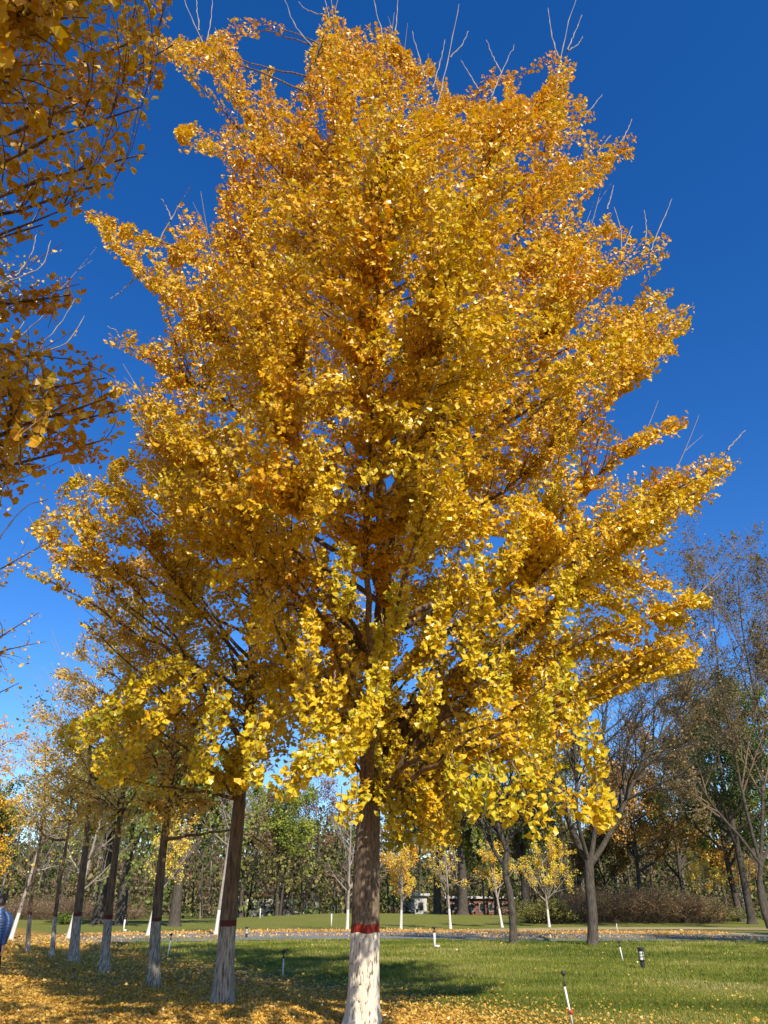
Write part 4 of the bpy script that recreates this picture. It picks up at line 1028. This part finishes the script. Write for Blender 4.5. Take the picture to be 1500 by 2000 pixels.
# ------------------------------------------------------------------ shrubs
def shrub(name, label, x0, x1, py, h, cols, seed, nst, nlf, size=0.10, depthw=3.0, stemcol=M_TWIG):
    r = np.random.default_rng(seed)
    a = G(x0, py); b = G(x1, py); c = (a + b) / 2; c = gz(c)
    root = empty(name, c, label, "shrub", "shrubs at the edge of the wood")
    t = r.random(nst); base = a + (b - a) * t[:, None]; base[:, 1] += r.uniform(0, depthw, nst); base[:, 2] = height(base[:, 0], base[:, 1])
    L = h * r.uniform(0.6, 1.15, nst) * np.clip(np.sin(pi * np.clip(t, 0.06, 0.94))**0.35, 0.3, 1)
    d = norm(np.stack([r.normal(0, 0.55, nst), r.normal(-0.25, 0.4, nst), np.ones(nst)], -1))
    s = np.linspace(0, 1, 7)
    c3 = base[:, None] + d[:, None] * (L[:, None] * s)[..., None] - np.array([0, 0, 1.]) * (L[:, None] * 0.35 * s**2.5)[..., None]
    c3 += np.stack([d[:, 0], d[:, 1], 0 * d[:, 0]], -1)[:, None] * (L[:, None] * 0.5 * s**2)[..., None]
    c4 = c3[:, [0, 2, 4, 6]]; V, F = tubes(c4, np.broadcast_to(np.linspace(0.014, 0.006, 4), c4.shape[:2]), 3)
    tag(obj("stems", mesh_data("stems", V, F, stemcol, True), root), kind='stuff')
    V, F, C = leafcloud(r, c3, nlf / nst, size, cols, 0.08)
    tag(obj("foliage", mesh_data("foliage", V, [F], M_FOL, False, C), root), kind='stuff')
THK = [(0.13, 0.07, 0.035), (0.27, 0.15, 0.07), (0.36, 0.24, 0.10), (0.30, 0.24, 0.08)]
shrub("thicket", "long brown arching thicket along the road on the right", 1090, 1420, 1806, 4.6, THK, 161, 3000, 34000, 0.075, 6)
shrub("green_shrub", "low green shrub left of the brown thicket", 1035, 1110, 1807, 3.0, OLIVE, 162, 400, 9000, 0.10)
shrub("green_shrub", "bright green low shrub at the right end of the thicket", 1395, 1450, 1803, 2.2, GREEN, 163, 300, 7000, 0.10)
shrub("brown_shrub", "brown leafless brush far left behind the row", -60, 260, 1797, 4.2, BROWN + [(0.25, 0.2, 0.12)], 164, 1400, 14000, 0.09, 8)
shrub("green_shrub", "small green shrub beside the far trunks on the left", 118, 135, 1806, 1.6, GREEN, 165, 120, 2500, 0.09, 1)

# ------------------------------------------------------------------ far wood
def woodland():
    r = np.random.default_rng(77)
    A = Acc(); n = 0
    # trunks of the wood
    n = 240
    x = r.uniform(-95, 95, n); y = r.uniform(100, 150, n); h = r.uniform(9, 20, n); z0 = height(x, y)
    s = np.linspace(0, 1, 5); ln = r.normal(0, 0.06, (n, 2))
    c = np.stack([x[:, None] + ln[:, :1] * h[:, None] * s, y[:, None] + ln[:, 1:] * h[:, None] * s, z0[:, None] + h[:, None] * s], -1)
    V, F = tubes(c, r.uniform(0.08, 0.22, n)[:, None] * np.linspace(1, 0.3, 5), 5)
    cc = np.where(r.random((n, 1)) < 0.3, 1.0, 0.35) * np.array([0.30, 0.26, 0.20])
    A.add(V, F, np.repeat(cc, 25, 0))
    # twigs: long thin splayed strands
    m = 3600
    k = r.integers(0, n, m); t = r.uniform(0.35, 1, m)
    p0 = np.stack([x[k] + ln[k, 0] * h[k] * t, y[k] + ln[k, 1] * h[k] * t, z0[k] + h[k] * t], -1)
    d = norm(r.normal(size=(m, 3)) * [1, 1, 0.4] + [0, 0, 0.7]); L = r.uniform(1.5, 4.5, m)
    c = p0[:, None] + d[:, None] * (L[:, None] * s)[..., None] + np.array([0, 0, 1.]) * (L[:, None] * 0.25 * s**2)[..., None]
    V, F = tubes(c, np.broadcast_to(np.linspace(0.04, 0.012, 5), c.shape[:2]), 3)
    A.add(V, F, np.repeat(np.repeat(np.array([[0.24, 0.19, 0.14]]), m, 0) * r.uniform(0.4, 1.3, (m, 1)), 15, 0))
    tag(A.build("woodland_trunks", M_FOL, None, True, col=True), kind='stuff')
    # leaf masses, with the closed mass of the wood far behind them
    A = Acc(); nb = 1150
    ux = np.linspace(-230, 230, 231); uh = np.linspace(0, 1, 14)
    UX, UH = np.meshgrid(ux, uh, indexing='ij')
    hh = 11 + 5 * pnoise((UX % 480) / 480, 0.3 + 0 * UX, 60, 91, 3)
    uy = 226 + 9 * UH**1.5 - 7 * pnoise((UX % 480) / 480, UH * 7, 90, 93, 3)
    V = np.stack([UX, uy, hh * UH - 0.2], -1); i0 = np.arange(UX.size).reshape(UX.shape)
    q4 = np.stack([i0[:-1, :-1], i0[1:, :-1], i0[1:, 1:], i0[:-1, 1:]], -1).reshape(-1, 4)
    A.add(V.reshape(-1, 3), [q4], palette(pnoise((UX % 480) / 480, UH * 9, 150, 95, 3).ravel(), np.array([(0.06, 0.05, 0.025), (0.16, 0.13, 0.06), (0.22, 0.20, 0.08)])))
    V2 = V[:, -1].copy(); V3 = V2.copy(); V3[:, 1] += 14; V3[:, 2] = 0
    VV = np.concatenate([V2, V3]); k0 = np.arange(230); A.add(VV, [np.stack([k0, k0 + 1, k0 + 232, k0 + 231], -1)], (0.12, 0.1, 0.05))
    bx = r.uniform(-100, 100, nb); by = r.uniform(98, 165, nb); rad = r.uniform(1.6, 3.6, nb)
    top = 20 + 4 * np.sin(bx / 9.0) + 3 * np.sin(bx / 3.7 + 1)
    top = np.where(np.abs(bx) < 30, top * 0.8, top)
    bz = r.uniform(0.02, 1, nb)**1.25 * top
    m2 = 520; bx = np.append(bx, r.uniform(-170, 170, m2)); by = np.append(by, r.uniform(172, 215, m2)); rad = np.append(rad, r.uniform(4, 7, m2)); bz = np.append(bz, r.uniform(0.0, 15, m2))
    hues = [np.array(OLIVE), np.array(BROWN), np.array(GREEN), np.array(WILLOW), np.array(RUST)]
    for i in range(nb + 520):
        q = (115 if i < nb else 50); v = norm(r.normal(size=(q, 3))) * (r.random((q, 1))**0.5) * rad[i] * np.array([1, 1, 1.1])
        p = v + [bx[i], by[i], max(bz[i], 0.8)]
        p = p[p[:, 2] > 0.1]
        hsel = hues[int(r.choice([0, 0, 0, 1, 1, 1, 3, 3, 2]))]
        V, F, K = leaves('kite', p, r.normal(size=p.shape) + [0, 0, -0.5], r.uniform(0.20, 0.46, len(p)) * (1 if i < nb else 3.6), r, 0.2)
        C = palette(r.random(len(p)), hsel) * 1.15; C = C * 0.85 + C.mean(1, keepdims=True) * np.array([1.05, 1.0, 0.8]) * 0.15
        A.add(V, [F], np.repeat(C, K, 0))
    tag(A.build("woodland", M_FOL, None, False, col=True), kind='stuff')
woodland()

# low park buildings glimpsed through the wood
def building(label, x0, x1, Y, h, wallm, roofm, seed, wins=4):
    xa, xb = P(x0, 1780, Y)[0], P(x1, 1780, Y)[0]; cx = (xa + xb) / 2; w = xb - xa
    root = empty("park_building", (cx, Y, 0), label, "building")
    V, F = boxv((cx, Y, h / 2), (w, 6, h)); obj("wall", mesh_data("wall", V, F, wallm), root)
    V, F = boxv((cx, Y, h + 0.15), (w + 0.8, 6.8, 0.3)); obj("roof", mesh_data("roof", V, F, roofm), root)
    for i in range(wins):
        wx = xa + w * (i + 0.5) / wins; ww = w / wins * 0.45
        V, F = boxv((wx, Y - 3.03, h * 0.52), (ww, 0.08, h * 0.42)); f = obj("window", mesh_data("window", V, F, M_TRIM), root)
        V, F = boxv((wx, Y - 3.075, h * 0.52), (ww * 0.86, 0.03, h * 0.36)); obj("pane", mesh_data("pane", V, F, M_GLASS), f)
M_TRIM = simple_mat("white_trim", (0.50, 0.48, 0.44), 0.6)
M_GLASS = simple_mat("dark_glass", (0.03, 0.035, 0.04), 0.15, 0.5)
M_WALLW = simple_mat("white_render", (0.55, 0.52, 0.46), 0.8, noise=0.15, scale=2)
M_BRICK = simple_mat("red_brick", (0.20, 0.095, 0.07), 0.85, noise=0.35, scale=3)
M_CREAM = simple_mat("cream_render", (0.60, 0.50, 0.28), 0.85, noise=0.15, scale=2)
building("small white hut glimpsed behind the young golden ginkgo", 785, 832, 118, 2.6, M_WALLW, M_TRIM, 1, 2)
building("low red brick building with a white roof edge behind the willows", 872, 1000, 124, 2.3, M_BRICK, M_TRIM, 2, 7)
building("cream hut far off between the second and central trunks", 448, 475, 122, 3.0, M_CREAM, M_BRICK, 3, 1)
building("pale low building behind the far trunks left of the central tree", 485, 620, 128, 2.6, M_WALLW, M_BRICK, 4, 6)

# ------------------------------------------------------------------ lamps, sprinklers, stone
M_BLACK = simple_mat("black_metal", (0.022, 0.023, 0.025), 0.4, 0.5)
M_LENS = simple_mat("frosted_lens", (0.70, 0.68, 0.62), 0.25, 0.5)
M_PVC = simple_mat("white_pvc", (0.80, 0.78, 0.72), 0.5, 0.4, 0.12, 30)
M_DARKPL = simple_mat("dark_plastic", (0.04, 0.035, 0.03), 0.5, 0.4)
M_REDPL = simple_mat("red_plastic", (0.55, 0.04, 0.03), 0.5, 0.4)
def bollard(px, py, label, hgt=0.52):
    b = G(px, py)
    root = empty("bollard_lamp", b, label, "lamp", "bollard lamps in the lawn")
    k = hgt / 0.52
    def part(n, prof, m, s=20):
        V, F = lathe([(r_ * k, z * k) for r_, z in prof], s, b); obj(n, mesh_data(n, V, F, m, False), root)
    part("base", [(0.0, 0), (0.075, 0), (0.075, 0.02), (0.062, 0.03), (0.062, 0.17), (0.085, 0.20), (0.085, 0.215), (0.0, 0.215)], M_BLACK)
    part("lens", [(0.0, 0.216), (0.068, 0.216), (0.068, 0.43), (0.0, 0.43)], M_LENS)
    part("collar", [(0.0, 0.431), (0.085, 0.431), (0.085, 0.455), (0.055, 0.457), (0.055, 0.475), (0.0, 0.475)], M_BLACK)
    part("cap", [(0.0, 0.476), (0.108, 0.476), (0.112, 0.49), (0.10, 0.508), (0.05, 0.522), (0.0, 0.524)], M_BLACK)
    for j in range(4):
        a = radians(20 + 90 * j); c = b + np.array([cos(a) * 0.078, sin(a) * 0.078, 0]) * k
        V, F = tubes([c + [0, 0, 0.20 * k], c + [0, 0, 0.32 * k], c + [0, 0, 0.445 * k]], np.full(3, 0.011 * k), 6); obj("strut", mesh_data("strut", V, F, M_BLACK), root)
    for z in (0.29, 0.36):
        part("ring", [(0.070, z), (0.083, z), (0.083, z + 0.01), (0.070, z + 0.01)], M_BLACK)
bollard(1256, 1892, "larger black bollard lamp standing in the right of the lawn")
bollard(481, 1832, "small distant black bollard lamp beside the road left of centre")
def sprinkler(px, py, h, label, r0=0.022, lean=0.0, elbow=False, red=False, arms=True):
    b = gz(G(px, py)); root = empty("lawn_sprinkler", b, label, "sprinkler", "riser sprinklers in the lawn")
    t = b + np.array([lean, 0, h])
    V, F = tubes([b, b * 0.5 + t * 0.5, t], np.full(3, r0), 10, True); obj("riser_pipe", mesh_data("riser_pipe", V, F, M_PVC, True), root)
    V, F = tubes([t, t + [0, 0, h * 0.12], t + [0, 0, h * 0.28]], np.array([r0 * 1.25, r0 * 0.8, r0 * 0.8]), 10, True); obj("neck", mesh_data("neck", V, F, M_DARKPL, True), root)
    q = t + [0, 0, h * 0.28]
    V, F = lathe([(0, 0), (r0 * 1.3, 0.0), (r0 * 2.4, 0.02), (r0 * 2.4, 0.045), (r0 * 1.2, 0.06), (0, 0.062)], 12, q); obj("head", mesh_data("head", V, F, M_DARKPL, True), root)
    if arms:
        V, F = tubes([q + [-r0 * 3.4, 0, 0.03], q + [0, 0, 0.045], q + [r0 * 3.0, 0, 0.05]], np.full(3, r0 * 0.5), 6, True); obj("nozzle", mesh_data("nozzle", V, F, M_DARKPL, True), root)
    if elbow:
        V, F = tubes([b + [0, 0, 0.04], b + [0.09, -0.01, 0.05], b + [0.20, -0.02, 0.045]], np.full(3, r0 * 1.2), 10, True); obj("side_pipe", mesh_data("side_pipe", V, F, M_PVC, True), root)
    if red:
        V, F = lathe([(0, 0), (r0 * 1.9, 0), (r0 * 1.9, 0.05), (0, 0.05)], 10, b + [lean * 0.3 + 0.01, 0, h * 0.3]); obj("valve", mesh_data("valve", V, F, M_REDPL, True), root)
sprinkler(1119, 2004, 0.50, "nearest sprinkler riser with a red valve at the bottom right", 0.015, -0.07, red=True)
sprinkler(552, 1911, 0.42, "sprinkler riser in the shaded grass between the two nearest trunks", 0.018)
sprinkler(849, 1851, 0.55, "white sprinkler pipe with an elbow right of the central trunk", 0.045, elbow=True, arms=False)
sprinkler(1217, 1878, 0.40, "thin white sprinkler pipe left of the larger bollard lamp", 0.02, -0.05)
sprinkler(327, 1869, 0.50, "sprinkler riser between the third and second trunks", 0.022, 0.05)
sprinkler(241, 1819, 0.7, "distant white sprinkler pipe beyond the road left of the third trunk", 0.05, elbow=True, arms=False)
sprinkler(507, 1803, 0.9, "tiny white pipe on the far lawn right of the second trunk", 0.05, arms=False)
sprinkler(647, 1811, 0.9, "tiny white pipe on the far lawn left of the central trunk", 0.05, arms=False)
sprinkler(1206, 1821, 0.5, "thin dark riser beside the road right of the forked tree", 0.02, arms=False)
r_ = np.random.default_rng(5); b = gz(G(563, 1793)); a_, t_ = np.meshgrid(np.linspace(0, 2 * pi, 14, endpoint=False), np.linspace(0.0, 1, 7))
rr = 0.55 * np.sqrt(np.clip(1 - t_**2, 0, 1)) * (1 + 0.2 * (pnoise(a_ / (2 * pi), t_ * 3, 5, 8) - .5)) + 0.01
Vs = np.stack([b[0] + rr * np.cos(a_), b[1] + rr * np.sin(a_), b[2] - 0.05 + t_ * 0.4], -1); ii = np.arange(98).reshape(7, 14)
tag(obj("boulder", mesh_data("boulder", Vs.reshape(-1, 3), [np.stack([ii[:-1], np.roll(ii[:-1], -1, 1), np.roll(ii[1:], -1, 1), ii[1:]], -1).reshape(-1, 4), ii[-1:]], simple_mat("stone", (0.5, 0.46, 0.38), 0.9, noise=0.3), True)),
    "small pale stone on the crest of the far lawn", "stone")

# ------------------------------------------------------------------ grass blades and fallen leaves
def in_view(p, pad=60):
    px, py, d = PX(p); return (px > -pad) & (px < 1500 + pad) & (py < 2000 + pad) & (d > 0)
def grass():
    r = np.random.default_rng(9); Vs = []; Cs = []
    for (ya, yb, n, h, w) in ((11.5, 19, 120000, 0.06, 0.012), (19, 30, 100000, 0.075, 0.020), (30, 46, 70000, 0.09, 0.034)):
        m = n; y = np.sqrt(r.uniform(ya**2, yb**2, m)); x = r.uniform(-0.60, 0.60, m) * y
        L = litter(x, y); clump = pnoise((x % 32) / 32, y * 1.2, 48, 4, 2); dry = pnoise((x % 32) / 32, y / 1.6, 14, 14, 2)
        k = (r.random(m) > np.clip(L * 2.4, 0, 0.99)); x = x[k]; y = y[k]; clump = clump[k]; dry = dry[k]; m = len(x)
        p = np.stack([x, y, height(x, y) + 0.0], -1)
        a = r.uniform(0, 2 * pi, m); hh = h * r.uniform(0.4, 1.2, m) * (0.5 + clump)
        lean = r.normal(0, 0.45, (m, 2)) * hh[:, None]
        d = np.stack([np.cos(a), np.sin(a), 0 * a], -1) * (w * r.uniform(0.6, 1.2, m))[:, None] / 2
        V = np.stack([p - d, p + d, p + np.concatenate([lean, hh[:, None]], 1)], 1)
        C = palette(np.clip(r.normal(0.42, 0.16, m) + (dry - 0.5) * 1.3, 0, 1), np.array([[0.09, 0.13, 0.012], [0.19, 0.225, 0.025], [0.30, 0.30, 0.045], [0.46, 0.39, 0.14]]))
        Vs.append(V.reshape(-1, 3)); Cs.append(np.repeat(C, 3, 0))
    V = np.concatenate(Vs); F = np.arange(len(V)).reshape(-1, 3)
    tag(obj("grass", mesh_data("grass", V, [F], M_GRASS, False, np.concatenate(Cs))), "short green lawn grass", "grass", kind='stuff')
M_GRASS = foliage_mat("grass_blades", 0.35, 0.6, 0.2, 1.0, 1.1)
grass()
def fallen():
    r = np.random.default_rng(19); Vs = []; Cs = []; Fs = []; off = 0
    for (ya, yb, n, s) in ((11.5, 19, 160000, 0.052), (19, 34, 80000, 0.07), (34, 46, 40000, 0.10)):
        y = np.sqrt(r.uniform(ya**2, yb**2, n)); x = r.uniform(-0.62, 0.60, n) * y
        L = litter(x, y); k = r.random(n) < L**1.6 * 0.95 + 0.010; x = x[k]; y = y[k]; L = L[k]
        p = np.stack([x, y, height(x, y) + r.uniform(0.012, 0.03, len(x)) + 0.05 * L * pnoise((x % 32) / 32, y * 1.6, 52, 21, 2)], -1)
        ax = norm(np.stack([r.normal(size=len(x)), r.normal(size=len(x)), r.normal(0, 0.28, len(x))], -1))
        T, Fq = TEMPL['kite']; K = len(T)
        up = norm(np.array([0, 0, 1.0]) + r.normal(0, 0.35, (len(x), 3))); xx = norm(np.cross(ax, up)); zz = np.cross(xx, ax)
        S = T[None] * (s * r.uniform(0.6, 1.15, len(x)))[:, None, None]
        V = S[..., 0:1] * xx[:, None] + S[..., 1:2] * ax[:, None] + S[..., 2:3] * zz[:, None] * 2 + p[:, None]
        C = palette(np.clip(r.normal(0.5, 0.2, len(x)), 0, 1), np.array([[0.40, 0.19, 0.04], [0.66, 0.36, 0.06], [0.80, 0.52, 0.10], [0.84, 0.66, 0.22]]))
        Vs.append(V.reshape(-1, 3)); Cs.append(np.repeat(C, K, 0)); Fs.append((Fq[None] + (np.arange(len(x)) * K)[:, None, None]).reshape(-1, 3) + off); off += len(x) * K
    tag(obj("fallen_leaves", mesh_data("fallen_leaves", np.concatenate(Vs), [np.concatenate(Fs)], M_LEAF, False, np.concatenate(Cs))), "carpet of fallen yellow ginkgo leaves", "leaf litter", kind='stuff')
fallen()
def verge_leaves():
    r = np.random.default_rng(29); n = 17000
    c = resample([tuple(q[:2]) + (0,) for q in rd], 200); i = r.integers(20, 190, n)
    x = c[i, 0] + r.uniform(-1, 1, n); y = c[i, 1] + np.abs(r.normal(0, 1, n)) * 2.4 + 5.6
    far = r.random(n) < 0.12; y[far] -= 7
    p = np.stack([x, y, height(x, y) + r.uniform(0.04, 0.08, n)], -1)
    V, F, K = leaves('kite', p, r.normal(size=(n, 3)) * [1, 1, 0.35], r.uniform(0.06, 0.12, n), r)
    C = palette(r.random(n), np.array([[0.45, 0.22, 0.06], [0.72, 0.42, 0.12], [0.80, 0.58, 0.25]]))
    tag(obj("verge_leaves", mesh_data("verge_leaves", V, [F], M_LEAF, False, np.repeat(C, K, 0))), "fallen leaves along the road verge", "leaf litter", kind='stuff')
verge_leaves()

# ------------------------------------------------------------------ the walker at the left edge
def person():
    base = np.array([-7.70, 17.4, 0.0])
    root = empty("person", base, "person in a blue quilted jacket and dark trousers walking away at the left edge", "person")
    M_SKIN = simple_mat("skin", (0.50, 0.30, 0.22), 0.55, 0.4)
    M_JACK = simple_mat("blue_quilted_nylon", (0.03, 0.075, 0.20), 0.38, 0.5, 0.15, 9)
    M_TROU = simple_mat("dark_cloth", (0.018, 0.02, 0.03), 0.85, 0.2)
    M_HAIR = simple_mat("black_hair", (0.02, 0.015, 0.012), 0.5, 0.4)
    M_SHOE = simple_mat("dark_shoe", (0.03, 0.03, 0.03), 0.6, 0.3)
    # body: one skinned figure (walking away, facing +Y)
    vs = []; es = []; rs = []
    def v(x, y, z, r, par=None):
        vs.append((x, y, z)); rs.append(r)
        if par is not None: es.append((par, len(vs) - 1))
        return len(vs) - 1
    pel = v(0, 0, 0.95, 0.11); sp1 = v(0, 0.01, 1.15, 0.11, pel); ch = v(0, 0.02, 1.31, 0.085, sp1); nk = v(0, 0.03, 1.49, 0.062, ch)
    hd0 = v(0, 0.045, 1.56, 0.075, nk); hd1 = v(0, 0.055, 1.64, 0.098, hd0); v(0, 0.05, 1.70, 0.075, hd1)
    for sx, sw in ((1, -0.12), (-1, 0.14)):
        sh = v(sx * 0.165, 0.02, 1.375, 0.034, ch); el = v(sx * 0.245, 0.02 + sw * 0.5, 1.14, 0.032, sh); wr = v(sx * 0.25, 0.06 + sw * 1.1, 0.90, 0.028, el)
        pm = v(sx * 0.25, 0.08 + sw * 1.2, 0.83, 0.032, wr)
        for k, (dy, L) in enumerate(((-0.028, 0.065), (-0.009, 0.078), (0.011, 0.074), (0.03, 0.058))):
            a = v(sx * 0.25, 0.08 + sw * 1.2 + dy, 0.785, 0.0095, pm); b = v(sx * 0.243, 0.085 + sw * 1.2 + dy, 0.785 - L * 0.5, 0.009, a); v(sx * 0.228, 0.085 + sw * 1.2 + dy, 0.785 - L, 0.0075, b)
        a = v(sx * 0.237, 0.12 + sw * 1.2, 0.82, 0.011, pm); v(sx * 0.225, 0.135 + sw * 1.2, 0.785, 0.009, a)
    for sx, st in ((1, 0.26), (-1, -0.24)):
        hp = v(sx * 0.09, 0, 0.86, 0.075, pel); kn = v(sx * 0.095, st * 0.55 + 0.03, 0.50, 0.062, hp); an = v(sx * 0.095, st, 0.09 if st > 0 else 0.12, 0.04, kn)
        v(sx * 0.10, st + 0.16, 0.035, 0.032, an)
    me = bpy.data.meshes.new("body"); me.from_pydata([tuple(q) for q in vs], es, []); me.update()
    bo = bpy.data.objects.new("body", me); COL.objects.link(bo); bo.parent = root
    md = bo.modifiers.new("skin", 'SKIN')
    for i, r in enumerate(rs): me.skin_vertices[0].data[i].radius = (r, r)
    me.skin_vertices[0].data[0].use_root = True
    bo.modifiers.new("sub", 'SUBSURF').render_levels = 2
    me.materials.append(M_SKIN)
    # lofted clothing round it; quilting as real ribs
    def loft(name, path, rx, ry, mat, quilt=0.0, nq=0, n=90, sides=28, parent=root):
        p = resample(path, n); s = np.linspace(0, 1, n); q = np.linspace(0, 1, len(rx))
        X = np.interp(s, q, rx); Y = np.interp(s, q, ry); k = 1 + quilt * (np.abs(np.sin(pi * nq * s))**0.5 - 0.7) if nq else 1 + 0 * s
        a = np.linspace(0, 2 * pi, sides, endpoint=False)
        V = np.stack([p[:, None, 0] + (X * k)[:, None] * np.cos(a), p[:, None, 1] + (Y * k)[:, None] * np.sin(a), p[:, None, 2] + 0 * a[None]], -1)
        i = np.arange(n * sides).reshape(n, sides)
        F = [np.stack([i[:-1], np.roll(i[:-1], -1, 1), np.roll(i[1:], -1, 1), i[1:]], -1).reshape(-1, 4)]
        o = bpy.data.objects.new(name, mesh_data(name, V.reshape(-1, 3), F + [i[:1], i[-1:]], mat, True)); COL.objects.link(o); o.parent = parent; return o
    jk = loft("jacket", [(0, 0, 0.84), (0, 0, 0.95), (0, 0.01, 1.15), (0, 0.02, 1.32), (0, 0.02, 1.43), (0, 0.03, 1.49), (0, 0.035, 1.54)], [0.195, 0.20, 0.205, 0.23, 0.215, 0.12, 0.082], [0.145, 0.15, 0.15, 0.16, 0.14, 0.10, 0.084], M_JACK, 0.07, 13)
    for sx, sw in ((1, -0.12), (-1, 0.14)):
        loft("sleeve", [(sx * 0.14, 0.02, 1.47), (sx * 0.205, 0.02, 1.38), (sx * 0.25, 0.02 + sw * 0.5, 1.14), (sx * 0.252, 0.06 + sw * 1.1, 0.90)], [0.05, 0.085, 0.068, 0.05], [0.07, 0.085, 0.07, 0.052], M_JACK, 0.09, 11, 80, 20, jk)
    tr = loft("trousers", [(0, 0, 0.78), (0, 0, 0.90), (0, 0, 0.97)], [0.165, 0.175, 0.16], [0.12, 0.13, 0.12], M_TROU)
    for sx, st in ((1, 0.26), (-1, -0.24)):
        loft("trouser_leg", [(sx * 0.085, 0, 0.90), (sx * 0.09, st * 0.55 + 0.03, 0.50), (sx * 0.095, st, 0.10)], [0.09, 0.078, 0.068], [0.115, 0.085, 0.075], M_TROU, 0, 0, 40, 18, tr)
        z0 = 0.0 if st > 0 else 0.02
        loft("shoe", [(sx * 0.098, st + 0.06, z0), (sx * 0.098, st + 0.06, z0 + 0.03), (sx * 0.098, st + 0.03, z0 + 0.09), (sx * 0.098, st, z0 + 0.12)], [0.048, 0.052, 0.045, 0.03], [0.13, 0.135, 0.09, 0.05], M_SHOE, 0, 0, 14, 18)
    a, t = np.meshgrid(np.linspace(0, 2 * pi, 24, endpoint=False), np.linspace(0.02, 1, 12))
    ph = t * 1.9; rr = 1 + 0.05 * (pnoise(a / (2 * pi), t * 6, 9, 4) - 0.5)
    V = np.stack([0.092 * rr * np.sin(ph) * np.cos(a), 0.035 + 0.108 * rr * np.sin(ph) * np.sin(a) - 0.02 * t, 1.655 + 0.115 * rr * np.cos(ph) - 0.03 * t * (np.sin(a) < 0)], -1)
    i = np.arange(V.shape[0] * 24).reshape(-1, 24)
    o = bpy.data.objects.new("hair", mesh_data("hair", V.reshape(-1, 3), [np.stack([i[:-1], np.roll(i[:-1], -1, 1), np.roll(i[1:], -1, 1), i[1:]], -1).reshape(-1, 4), i[:1]], M_HAIR, True)); COL.objects.link(o); o.parent = root
    for sx in (1, -1):
        V, F = lathe([(0, 0), (0.012, 0.002), (0.03, 0.01), (0.028, 0.018), (0, 0.02)], 12); V = np.stack([sx * (0.088 + V[:, 2]), 0.045 + V[:, 0] * 0.6, 1.635 + V[:, 1]], -1)
        o = bpy.data.objects.new("ear", mesh_data("ear", V, F, M_SKIN, True)); COL.objects.link(o); o.parent = root
    V, F = tubes([(0, 0.145, 1.655), (0, 0.168, 1.625), (0, 0.15, 1.61)], np.array([0.009, 0.015, 0.012]), 8, True)
    o = bpy.data.objects.new("nose", mesh_data("nose", V, F, M_SKIN, True)); COL.objects.link(o); o.parent = root
    for sx in (1, -1):
        V, F = lathe([(0, 0), (0.012, 0.0), (0.0, 0.006)], 10); V = np.stack([sx * 0.033 + V[:, 0], 0.146 + V[:, 2], 1.655 + V[:, 1] * 0.6], -1)
        o = bpy.data.objects.new("eye", mesh_data("eye", V, F, M_HAIR, True)); COL.objects.link(o); o.parent = root
    V, F = tubes([(-0.025, 0.138, 1.59), (0, 0.146, 1.588), (0.025, 0.138, 1.59)], np.full(3, 0.005), 6, True)
    o = bpy.data.objects.new("mouth", mesh_data("mouth", V, F, simple_mat("lips", (0.4, 0.15, 0.12), 0.6), True)); COL.objects.link(o); o.parent = root
person()
if 0: print("TRIS", sum(len(o.data.loops) - 2 * len(o.data.polygons) for o in bpy.data.objects if o.type == 'MESH'))
